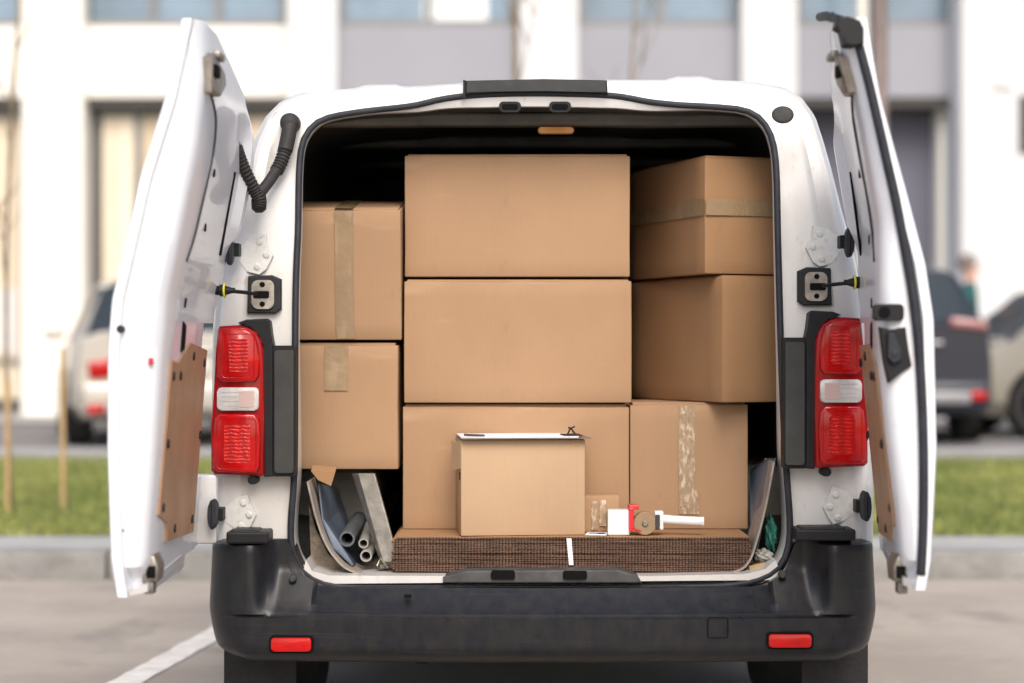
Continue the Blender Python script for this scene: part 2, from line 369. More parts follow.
for i, (a, b_) in enumerate(bays):
    left = i <= 2
    sm = bcream_glow if left else bgrey
    for fl in range(3):
        dz = fl*3.25
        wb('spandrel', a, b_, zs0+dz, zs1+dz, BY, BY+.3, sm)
        if fl == 2:
            continue
        z0, z1 = zs1+dz, zs0+dz+3.25
        w = wb('window', a, b_, z0+.002, z1-.002, BY+.17, BY+.2, bglass)
        bm = NB(); n = 2 if i > 2 else 3
        ax, bx = (a-CXP)*BY/F, (b_-CXP)*BY/F
        for k in range(n+1):
            X = ax+.04+(bx-ax-.08)*k/n; addbox(bm, (X, BY+.13, (z0+z1)/2), (.09, .06, z1-z0-.01))
        for Z in (z0+.05, z1-.05): addbox(bm, ((ax+bx)/2, BY+.128, Z), (bx-ax-.01, .05, .09))
        link('window_frame', bm, bfr, w)
        if fl == 0 and i in (3, 5):
            q = (420, 490) if i == 3 else (825, 850)
            if i == 3:
                bm = NB(); addbox(bm, (((q[0]+q[1])/2-CXP)*BY/F, BY+.15, (z0+z1)/2), ((q[1]-q[0])*BY/F-.06, .02, z1-z0-.2)); link('roller_blind', bm, bblind, w)
    # ground floor
    sf = wb('soffit', a, b_, zs0-.12, zs0-.004, BY+.03, BY+.9, bdark)
    if left:
        w = wb('shop_window', a, b_, ZG, zs0-.12, BY+.30, BY+.33, bint)
        bm = NB(); ax, bx = (a-CXP)*BY/F, (b_-CXP)*BY/F
        for k in range(5):
            X = ax+.05+(bx-ax-.1)*k/4; addbox(bm, (X, BY+.26, (ZG+zs0)/2-.06), (.07, .07, zs0-ZG-.14))
        addbox(bm, ((ax+bx)/2, BY+.258, 1.0), (bx-ax-.02, .06, .07)); link('window_frame', bm, bfr, w)
        bm = NB()
        for (u0, u1, v0, v1) in ((.08, .235, .03, .97), (.27, .485, .03, .97), (.52, .73, .3, .97), (.77, .97, .03, .97)):
            addbox(bm, (ax+(bx-ax)*(u0+u1)/2, BY+.287, ZG+(zs0-ZG)*(v0+v1)/2), ((bx-ax)*(u1-u0), .02, (zs0-ZG-.2)*(v1-v0)))
        link('painted_reflection', bm, brefl, w)
        bm = NB()
        for (u0, v0, su, sv) in ((.52, .52, .24, .38), (.30, .30, .12, .14), (.83, .2, .1, .2)):
            addbox(bm, (ax+(bx-ax)*(u0+su/2), BY+.272, ZG+(zs0-ZG)*(v0+sv/2)), ((bx-ax)*su, .014, (zs0-ZG)*sv))
        link('pale_panel', bm, bw, w)  # pale panels set over the glass
    else:
        wb('recessed_wall', a, b_, ZG, zs0-.12, BY+.6, BY+.9, bgrey2)
        if i == 5: wb('white_return_wall', 938, 955, ZG, zs0-.12, BY+.3, BY+.599, bcream_glow)
wb('roof_parapet', -440, 1300, 12.5, 13.0, BY-.35, BY+12, bw)
wb('rear_wall', -440, 1300, ZG, 12.49, BY+3, BY+11.9, bgrey2)
wd = wb('side_window', 1019, 1070, zy(156), zy(98), BY-.27, BY-.255, bdark)
bm = NB(); boxp(bm, 957, -400, 963, 415, BY-.36, BY-.28, .02)
tag(link('drainpipe', bm, bgrey), 'pale drainpipe running down the white wall at right', 'pipe')
bm = NB(); boxp(bm, 859, -400, 867, 415, BY-1.0, BY-.92, .02)
tag(link('pale_strip', bm, mat('cream_strip', (.8, .74, .64), .6)), 'slim pale upright strip just left of the brown lamp post', 'post')  # slim pale upright strip, separate from the lamp post
# wall sign
sg = mat('sign_lilac', (.55, .53, .66), .6)
bm = NB(); boxp(bm, 994, 42, 1013, 88, BY-.29, BY-.262, .005)
sgn = tag(link('wall_sign', bm, bw), 'small white sign with faint lilac marks high on the white wall', 'sign')
bm = NB()
for (a, b_, c, d) in ((1001, 47, 1012, 51), (1000, 55, 1007, 58), (1000, 62, 1010, 66), (1002, 69, 1006, 76)): boxp(bm, a, b_, c, d, BY-.296, BY-.291)
link('sign_marks', bm, sg, sgn)

# lamp post
bm = NB(); Yp = 15.05; lathe(bm, P(879, 0, Yp).xy.to_3d()+Vector((0, 0, .25)), (0, 0, 1), [(0, .11), (.5, .11), (.55, .074), (4, .068), (6.8, .05)], 20)
lp = tag(link('lamp_post', bm, mat('brown_painted_post', (.20, .155, .14), .45, var=.2, vscale=5), smooth_=40), 'brown metal lamp post on the grass behind the open right van door', 'lamp post')
bm = NB(); c = P(879, 0, Yp); addbox(bm, (c.x, Yp-.4, 7.05), (.22, .9, .09), bev=.03); link('lamp_head', bm, 'greyplastic', lp)

# bare saplings and stakes
bark = mat('young_bark', (.30, .23, .16), .8, var=.4, vscale=15)
def sapling(px, Y, z0, h, rad, label, lean, seed, spread=1):
    rg = random.Random(seed); X = (px-CXP)*Y/F
    bm = NB(); pts = [Vector((X+lean*t*h+.04*math.sin(5*t+seed), Y, z0+h*t)) for t in [i/12 for i in range(13)]]
    tube(bm, pts, lambda t: rad*(1-.75*t)+.004, 8); tr = link('bare_sapling', bm, bark, smooth_=True)
    tag(tr, label, 'tree')
    bm = NB()
    for k in range(7 if seed != 5 else 6):
        t = rg.uniform(.3, .95); p = pts[int(t*12)]; a = rg.uniform(0, 6.28); l = rg.uniform(.5, 1.2)*spread
        d = Vector((math.cos(a)*.55, math.sin(a)*.55, .8)).normalized()
        q = [p+d*l*s+Vector((0, 0, .12*l*s*s)) for s in (0, .25, .5, .75, 1)]
        tube(bm, q, lambda t: .006*(1-.8*t)+.0015, 5)
        for j in range(3):
            s = q[rg.randint(1, 3)]; d2 = Vector((rg.uniform(-1, 1), rg.uniform(-1, 1), .8)).normalized()
            if j: tube(bm, [s, s+d2*l*.25, s+d2*l*.45+Vector((0, 0, .05))], lambda t: .005*(1-.7*t)+.001, 4)
    link('branches', bm, bark, tr)
sapling(10, 11.5, .15, 4.2, .013, 'thin bare sapling at the left edge of the lawn', .012, 3, .6)
sapling(514, 12.5, .19, 5.2, .022, 'slender bare sapling rising behind the middle of the van roof', -.012, 5, .8)
sapling(628, 13.6, .22, 4.2, .014, 'fainter bare sapling behind the van roof, right of the middle', .01, 9, .8)
for px, h, lab in ((63, 1.0, 'short wooden stake in the lawn beside the left parked car'), (8, .8, 'short wooden stake at the foot of the thin left sapling')):
    bm = NB(); p = P(px, 0, 11.6 if px > 20 else 11.38); addbox(bm, (p.x, p.y, .15+h/2), (.028, .028, h), bev=.004)
    tag(link('wooden_stake', bm, 'wood'), lab, 'stake')

# ================================================================== PARKED CARS
def make_car(name, label, loc, rz, paint, prof, W, wheels, wr, lampz, suv=False):
    """prof: stations y, half-width, z_low, z_belt, z_roof, half-roof ; rear at y=0"""
    root = empty(name, loc, label, 'car', 'cars parked by the building')
    root.rotation_euler = (0, 0, rz)
    rings = []
    for (y, w, zl, zb, zr, wr_) in prof:
        rings.append([(s*a, y, z) for s, seq in ((-1, [(w*.9, zl), (w, zl+.12), (w*1.0, (zl+zb)/2+.03), (w*.965, zb), (wr_, zr-.045), (wr_*.82, zr)]), (1, [(wr_*.82, zr), (wr_, zr-.045), (w*.965, zb), (w*1.0, (zl+zb)/2+.03), (w, zl+.12), (w*.9, zl)])) for a, z in seq])
    bb = NB(); bg = NB()
    for i in range(len(rings)-1):
        A, B = rings[i], rings[i+1]; pa, pb = prof[i], prof[i+1]
        cab = (pa[4]-pa[3] > .2) and (pb[4]-pb[3] > .2); slope = (pa[4]-pa[3] > .2) != (pb[4]-pb[3] > .2)
        for k in range(12):
            j = (k+1) % 12; q = [A[k], A[j], B[j], B[k]]
            g = (cab and k in (3, 7)) or (slope and k in (4, 5, 6))
            t = bg if g else bb
            t.faces.new([t.verts.new(v) for v in q])
    for rr in (rings[0], rings[-1]): bb.faces.new([bb.verts.new(v) for v in rr])
    for t in (bb, bg): bmesh.ops.remove_doubles(t, verts=t.verts, dist=.0005)
    def lk(n, bm, m, par=root, sm=35):
        bmesh.ops.recalc_face_normals(bm, faces=bm.faces); me = bpy.data.meshes.new(n); bm.to_mesh(me); bm.free()
        for p in me.polygons: p.use_smooth = True
        me.set_sharp_from_angle(angle=R(sm)); me.materials.append(M[m] if isinstance(m, str) else m)
        o = bpy.data.objects.new(n, me); C.objects.link(o); o.parent = par; return o
    lk('body', bb, paint); lk('window', bg, carglass)
    p0 = prof[0]; w = p0[1]
    for s in (-1, 1):
        bm = NB(); addbox(bm, (s*(w-.20), prof[0][0]+.02, lampz), (.34 if suv else .24, .12, .085 if suv else .16), Matrix.Rotation(s*.12, 3, 'Y'), bev=.03)
        lk('tail_lamp', bm, 'red' if not suv else lampm)
        bm = NB(); addbox(bm, (s*(w-.14), -.115, .44 if suv else .34), (.15, .05, .085), bev=.02); lk('reflector', bm, 'red')
    bm = NB(); addbox(bm, (0, -.02, .44), (2*w*.97, .16, .26), bev=.05, seg=3); bp = lk('rear_bumper', bm, navy if suv else paint)
    if suv:
        bm = NB(); addbox(bm, (0, -.115, .42), (1.35, .07, .11), bev=.02); lk('skid_plate', bm, 'rim', bp)
    bm = NB(); addbox(bm, (0, -.035, .80 if suv else .72), (.52, .02, .115)); lk('number_plate', bm, 'white')
    bm = NB(); addbox(bm, (0, -.03, .90 if suv else .83), (.9, .03, .035), bev=.01); lk('chrome_strip', bm, chrome)
    # rear glass
    bm = NB(); z0, z1 = p0[3]+.05, 0
    for y in wheels:
        for s in (-1, 1):
            bm2 = NB(); lathe(bm2, (s*(W-.21), y, wr), (s, 0, 0), [(0, wr*.9), (.02, wr), (.19, wr), (.215, wr*.93), (.22, wr*.66), (.20, wr*.64)], 28)
            t = lk('wheel', bm2, 'tyre')
            bm2 = NB(); lathe(bm2, (s*(W-.21), y, wr), (s, 0, 0), [(.17, wr*.63), (.205, wr*.60), (.19, wr*.2), (.21, wr*.12)], 20); lk('rim', bm2, 'rim', t)
            bm2 = NB(); lathe(bm2, (s*(W-.012), y, wr+.02), (s, 0, 0), [(0, wr*1.08), (.016, wr*1.08)], 28); lk('wheel_arch', bm2, 'hole')
    bm.free()
    for s in (-1, 1):
        yf = wheels[1]-.35
        bm = NB(); addbox(bm, (s*(W+.06), yf, prof[2][3]+.08), (.2, .1, .13), bev=.035); lk('wing_mirror', bm, paint)
    return root
carglass = mat('parked_car_glass', (.03, .04, .05), .25, spec=.25, var=.3, vscale=2)
lampm = mat('pale_tail_lamp', (.34, .15, .15), .2, coat=.5)
chrome = mat('chrome', (.6, .6, .6), .2, .8)
navy = mat('dark_navy_paint', (.016, .019, .032), .3, coat=.4, var=.2, vscale=1.5)
silver = mat('silver_beige_paint', (.52, .48, .42), .3, .25, coat=.6, var=.06, vscale=2)
olive = mat('grey_beige_paint', (.23, .215, .185), .28, .35, coat=.6, var=.1, vscale=2)
suvp = [(0, .88, .34, 1.02, 1.06, .84), (.10, .905, .26, 1.03, 1.10, .85), (.42, .92, .24, 1.02, 1.555, .66), (.8, .93, .22, 1.01, 1.60, .68), (2.4, .93, .22, .99, 1.60, .68), (2.75, .93, .22, .98, 1.56, .66), (3.5, .92, .22, 1.0, 1.03, .74), (4.2, .88, .25, .9, .92, .72), (4.45, .75, .32, .72, .74, .62)]
hatp = [(0, .82, .36, .92, .96, .76), (.08, .86, .26, .93, 1.0, .76), (.45, .88, .22, .93, 1.42, .60), (.9, .885, .2, .92, 1.47, .62), (2.1, .885, .2, .90, 1.46, .62), (2.35, .885, .2, .90, 1.42, .60), (3.2, .88, .2, .90, .94, .70), (3.9, .84, .24, .78, .80, .66), (4.1, .7, .3, .6, .62, .55)]
make_car('parked_car', 'dark navy parked car seen from behind, right of the open right van door', (3.33, 16.7, .296), R(-1), navy, suvp, .93, (.85, 3.45), .35, 1.07, True)
make_car('parked_car', 'silver beige hatchback parked behind the open left van door', (-2.88, 16.3, .296), R(15), silver, hatp, .885, (.75, 3.3), .31, .68)
sedp = [(0, .80, .36, .88, .90, .66), (.12, .85, .26, .90, .96, .70), (.55, .88, .22, .94, 1.0, .70), (1.25, .88, .2, .93, 1.42, .60), (1.7, .885, .2, .92, 1.46, .61), (3.0, .885, .2, .92, 1.42, .60), (3.55, .88, .2, .92, .96, .70), (4.2, .84, .24, .80, .82, .66), (4.5, .7, .3, .6, .62, .55)]
make_car('parked_car', 'grey beige saloon car cut off by the right edge, beside the navy car', (8.2, 19.3, .296), R(97), olive, sedp, .885, (.9, 3.3), .32, .78)

# ================================================================== PERSON
def person():
    X, Y, Z0 = (969-CXP)*20.6/F, 20.6, .36
    J = dict(pel=(0, 0, .95), w=(0, 0, 1.1), ch=(0, .01, 1.32), nk=(0, 0, 1.49), h1=(0, -.01, 1.56), h2=(0, 0, 1.70),
             sl=(-.19, 0, 1.42), el=(-.25, .04, 1.14), wl=(-.23, -.06, .90), sr=(.19, 0, 1.42), er=(.25, -.04, 1.15), wr=(.22, -.16, .92),
             hl=(-.10, 0, .90), kl=(-.11, -.12, .50), al=(-.11, .02, .09), tl=(-.11, -.14, .04), hr=(.10, 0, .90), kr=(.11, .04, .50), ar=(.11, .20, .11), tr=(.11, .06, .04),
             pl=(-.23, -.10, .82), pr=(.22, -.21, .84))
    rad = dict(pel=.15, w=.145, ch=.165, nk=.06, h1=.075, h2=.10, sl=.075, el=.052, wl=.038, sr=.075, er=.052, wr=.038, hl=.095, kl=.065, al=.05, tl=.04, hr=.095, kr=.065, ar=.05, tr=.04, pl=.036, pr=.036)
    E = [('pel', 'w'), ('w', 'ch'), ('ch', 'nk'), ('nk', 'h1'), ('h1', 'h2'), ('ch', 'sl'), ('sl', 'el'), ('el', 'wl'), ('wl', 'pl'), ('ch', 'sr'), ('sr', 'er'), ('er', 'wr'), ('wr', 'pr'),
         ('pel', 'hl'), ('hl', 'kl'), ('kl', 'al'), ('al', 'tl'), ('pel', 'hr'), ('hr', 'kr'), ('kr', 'ar'), ('ar', 'tr')]
    ks = list(J); me = bpy.data.meshes.new('t'); me.from_pydata([J[k] for k in ks], [(ks.index(a), ks.index(b)) for a, b in E], [])
    o = bpy.data.objects.new('t', me); C.objects.link(o); m = o.modifiers.new('s', 'SKIN'); o.modifiers.new('d', 'SUBSURF').levels = 2
    if not me.skin_vertices: 
        me.attributes.new('skin_radius', 'FLOAT', 'POINT')
    for i, k in enumerate(ks):
        sv = me.skin_vertices[0].data[i]; sv.radius = (rad[k], rad[k]*(.8 if k in ('pel', 'w', 'ch') else 1)); sv.use_root = (k == 'pel')
    dg = bpy.context.evaluated_depsgraph_get(); nm = bpy.data.meshes.new_from_object(o.evaluated_get(dg))
    bpy.data.objects.remove(o)
    bm = NB(); bm.from_mesh(nm)
    # face: nose and ears
    for c, s in (((0, -.115, 1.635), (.03, .05, .05)), ((-.10, 0, 1.64), (.02, .035, .06)), ((.10, 0, 1.64), (.02, .035, .06))): addbox(bm, c, s, bev=.008)
    for f in bm.faces:
        c = f.calc_center_median(); a = abs(c.x)
        f.material_index = 0 if (c.z > 1.47 and a < .13) or (a > .17 and c.z < .92) else (1 if c.z > .93 or (a > .17 and c.z > .9) else (2 if c.z > .1 else 3))
    bmesh.ops.transform(bm, matrix=Matrix.Rotation(R(80), 4, 'Z'), verts=bm.verts)
    me = bpy.data.meshes.new('person'); bm.to_mesh(me); bm.free()
    for p in me.polygons: p.use_smooth = True
    for mm in (mat('skin', (.55, .33, .25), .5), mat('teal_jacket', (.015, .115, .105), .7, var=.3, vscale=9), mat('dark_trousers', (.03, .03, .04), .8), mat('shoes', (.02, .02, .02), .5)): me.materials.append(mm)
    p = bpy.data.objects.new('person', me); C.objects.link(p); p.location = (X, Y, Z0+.02)
    tag(p, 'person in a dark teal jacket with short grey hair standing between the parked cars', 'person')
    bm = NB(); bmesh.ops.create_uvsphere(bm, u_segments=20, v_segments=12, radius=1.0)
    bmesh.ops.transform(bm, matrix=Matrix.Translation((-.012, .022, 1.715)) @ Matrix.Diagonal((.105, .108, .095, 1)), verts=bm.verts)
    me = bpy.data.meshes.new('hair'); bm.to_mesh(me); bm.free(); me.materials.append(mat('grey_hair', (.25, .21, .19), .8, var=.3, vscale=30))
    h = bpy.data.objects.new('hair', me); C.objects.link(h); h.parent = p; h.rotation_euler = (0, 0, R(80))
person()

# ================================================================== DELIVERY VAN
XC = .0875
def Yr(z): return 5.5+.15*max(0, min(1, (z-1.15)/.78))**1.3
def PR(px, py, off=0):
    Y = 5.5
    for _ in range(5): Y = Yr(P(px, py, Y).z)+off
    return P(px, py, Y)
van = empty('delivery_van', (XC, 6.9, 0), 'white delivery van with both rear doors open, cargo space packed with cardboard boxes', 'van')

outer = [(214, 600), (212, 545), (211, 470), (212, 400), (213, 330), (217, 280), (226, 240), (236, 205), (246, 170), (255, 138), (266, 116), (280, 102), (300, 93), (330, 90.5), (356, 88), (366, 84.5), (395, 84), (404, 86.5), (464, 83), (465, 81), (543, 80), (607, 80), (608, 79.5), (666, 79.5), (676, 76), (704, 76), (713, 79.5), (755, 82), (785, 88), (802, 98), (815, 116), (823, 140), (833, 175), (843, 215), (853, 250), (861, 290), (868, 340), (872, 400), (874, 470), (873, 545), (871, 600), (543, 604)]
seal = [(295.5, 300), (294.5, 464), (291, 520), (292, 550), (302, 570), (320, 582), (350, 587), (440, 588), (543, 589), (650, 588), (720, 586), (754, 581), (775, 571), (786, 555), (790, 525), (785, 450), (781, 350), (778, 240), (776.5, 175), (773, 143), (764, 123), (747, 111), (716, 107), (680, 105), (650, 102), (620, 96.5), (590, 94.5), (543, 93.5), (500, 94), (465, 96), (440, 99.5), (411, 106), (363, 111.5), (327, 118), (311, 128), (302, 145), (299, 175), (298, 230)]
cxp, cyp = 543, 340
def raycast(poly, a):
    dx, dy = math.cos(a), math.sin(a); best = None
    n = len(poly)
    for i in range(n):
        x1, y1 = poly[i][0]-cxp, poly[i][1]-cyp; x2, y2 = poly[(i+1) % n][0]-cxp, poly[(i+1) % n][1]-cyp
        ex, ey = x2-x1, y2-y1; den = dx*ey-dy*ex
        if abs(den) < 1e-9: continue
        t = (x1*ey-y1*ex)/den; u = (x1*dy-y1*dx)/den
        if t > 0 and -1e-6 <= u <= 1+1e-6 and (best is None or t < best): best = t
    return (cxp+dx*best, cyp+dy*best)
NA = 360
sealc = [(v.x, v.y) for v in catmull([(x, y, 0) for x, y in seal], 6, True)]
angs = [2*math.pi*i/NA for i in range(NA)]
OO = [raycast(outer, a) for a in angs]; SS = [raycast(sealc, a) for a in angs]
bm = NB()
def ring(fn): return [bm.verts.new(fn(i)) for i in range(NA)]
def bridge(A, B, mi=0):
    for i in range(NA): bm.faces.new((A[i], A[(i+1) % NA], B[(i+1) % NA], B[i])).material_index = mi
def mixpt(i, t, off):
    return PR(OO[i][0]+(SS[i][0]-OO[i][0])*t, OO[i][1]+(SS[i][1]-OO[i][1])*t, off)
# forward stations of the shell: Y, roof height, width factor
rear_ring = [mixpt(i, 0, .07) for i in range(NA)]
stn = [(9.98, .80, .80, .32), (9.9, .92, .88, .30), (9.6, 1.05, .95, .28), (9.2, 1.17, .985, .28), (8.75, 1.50, 1, .28), (8.3, 1.86, 1, .28), (8.0, 1.92, 1, .28), (7.0, 1.94, 1, .28), (6.0, 1.94, 1, .32), (5.85, 1.93, 1, .40)]
prev = None
for (Y, zt, wf, zb) in stn:
    def fn(i):
        p = rear_ring[i]; z = zb+(p.z-.42)/(1.93-.42)*(1.93-zb); z = min(z, zt)
        x = p.x
        if z > 1.0: pass
        return Vector((XC+(x-XC)*wf, Y, max(z, zb)))
    r_ = ring(fn)
    if prev: bridge(prev, r_)
    else: bm.faces.new(r_)
    prev = r_
for t, off in ((0, .07), (.03, .028), (.08, .008), (.16, 0), (.34, .002), (.40, .010), (.46, .014), (.9, .016), (1.0, .018)):
    r_ = ring(lambda i: mixpt(i, t, off if t < .1 else .001+(off-.001)*smooth(130, 190, SS[i][1]))); bridge(prev, r_); prev = r_
def inn(i, k, off):     # inside the opening; k = px inward
    sx, sy = SS[i]; d = math.hypot(sx-cxp, sy-cyp); f = (d-k)/d
    return cxp+(sx-cxp)*f, cyp+(sy-cyp)*f
def kk(i): return 3+(9*(1-smooth(50, 180, abs(SS[i][0]-543))) if SS[i][1] < 200 else 0)
base = [PR(*inn(i, kk(i), 0), .02-.024*(1-smooth(120, 180, SS[i][1]))) for i in range(NA)]
rvd = [.13-.085*(1 if SS[i][1] < 200 else smooth(480, 300, SS[i][1]) if False else (1-smooth(330, 500, SS[i][1]))) for i in range(NA)]
r_ = ring(lambda i: base[i]+Vector((0, .02, 0))); bridge(prev, r_); prev = r_
r_ = ring(lambda i: Vector((base[i].x, base[i].y+rvd[i], base[i].z))); bridge(prev, r_); prev = r_
link('body', bm, 'paint', van, smooth_=28)
# cargo lining (dark) from the jamb to the bulkhead
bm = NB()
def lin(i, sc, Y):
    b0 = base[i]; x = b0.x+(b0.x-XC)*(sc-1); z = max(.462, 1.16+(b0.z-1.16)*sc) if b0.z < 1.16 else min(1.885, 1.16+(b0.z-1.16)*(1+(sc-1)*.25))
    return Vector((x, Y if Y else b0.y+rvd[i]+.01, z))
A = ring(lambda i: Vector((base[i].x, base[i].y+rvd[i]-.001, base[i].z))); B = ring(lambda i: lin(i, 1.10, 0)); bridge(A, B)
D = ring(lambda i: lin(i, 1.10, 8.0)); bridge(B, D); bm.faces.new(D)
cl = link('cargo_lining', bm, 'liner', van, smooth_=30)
bm = NB()
for Y in (5.95, 6.6, 7.3):
    addbox(bm, (XC, Y, 1.855), (1.5, .07, .04), bev=.01)
for s in (-1, 1):
    for Y in (6.0, 6.7): addbox(bm, (XC+s*.80, Y, 1.2), (.03, .08, 1.2), bev=.01)
link('roof_rib', bm, 'rib', cl)
for s in (-1, 1):
    bm = NB(); addbox(bm, (XC+s*.66, 6.45, .62), (.30, .8, .30), bev=.05, seg=3); link('wheel_housing', bm, 'rib', cl)
# door seal
bm = NB(); tube(bm, [mixpt(i, 1.0, .004) for i in range(0, NA, 2)], .0098, 8, closed=True)
link('door_seal', bm, 'rubber', van, smooth_=True)
# black roof cap, roof seams
bm = NB()
pts = [(465, 80.5), (543, 79), (607, 80), (608, 93.5), (590, 92), (543, 91), (500, 91.5), (465, 94)]
slab(bm, [PR(x, y, -.022) for x, y in pts], (0, .06, 0), .006); boxp(bm, 463, 80, 465.4, 98, 5.62, 5.66)
link('high_brake_light_cover', bm, 'plastic', van)
seam = mat('seam_sealer', (.42, .37, .30), .8, var=.4, vscale=30)
bm = NB()
tube(bm, [PR(x, y, .018) for x, y in ((752, 111), (766, 103), (780, 95), (788, 98), (796, 100))], .0028, 6)
tube(bm, [PR(x, y, .018) for x, y in ((318, 114), (306, 109), (294, 104), (282, 108))], .0028, 6)
tube(bm, catmull([PR(x, y, .006) for x, y in ((277, 112), (270, 122), (268, 138), (266, 155))], 5), .002, 6)
tube(bm, catmull([PR(x, y, .006) for x, y in ((803, 112), (806, 125), (804, 140), (812, 170), (820, 210), (822, 230))], 5), .002, 6)
link('body_seams', bm, seam, van)
# roof strikers
for x in (510, 560):
    bm = NB(); Y = 5.655; pslab(bm, rrect(x-11, 101.5, x+11, 112, 4), Y-.012, Y+.01, .002)
    o = link('roof_striker', bm, 'plastic', van)
    bm = NB(); pslab(bm, rrect(x-8, 104, x+8, 109, 2), Y-.016, Y-.0125); link('striker_slot', bm, 'hole', o)
# courtesy lamp
bm = NB()
pslab(bm, rrect(538, 127, 574, 133, 3), 5.90, 5.93, .003)
link('courtesy_lamp', bm, 'amber', van)
# sill
bm = NB(); pslab(bm, [(306, 560), (312, 571), (330, 575.5), (440, 576), (650, 576), (745, 574), (765, 569), (776, 560), (782, 580), (300, 584)], 5.497, 5.66)
sl = link('sill', bm, 'paint', van)
bm = NB(); pslab(bm, [(443, 577), (466, 571), (618, 570), (638, 576), (642, 583), (443, 583)], 5.486, 5.60, .004)
link('sill_cover', bm, mat('dusty_sill_plastic', (.075, .075, .073), .6, col2=(.035, .035, .036), vscale=14, detail=9), sl)
for x in (503, 575):
    bm = NB(); pslab(bm, rrect(x-12, 571, x+12, 579.5, 2), 5.478, 5.5, .002); q = link('sill_striker', bm, 'hole', sl)
    bm = NB() ; boxp(bm, x-9, 574.5, x+9, 577.5, 5.474, 5.477); bm.verts.ensure_lookup_table(); link  # metal tongue
    q2 = link('striker_tongue', bm, 'metal', None); bpy.data.objects.remove(q2)

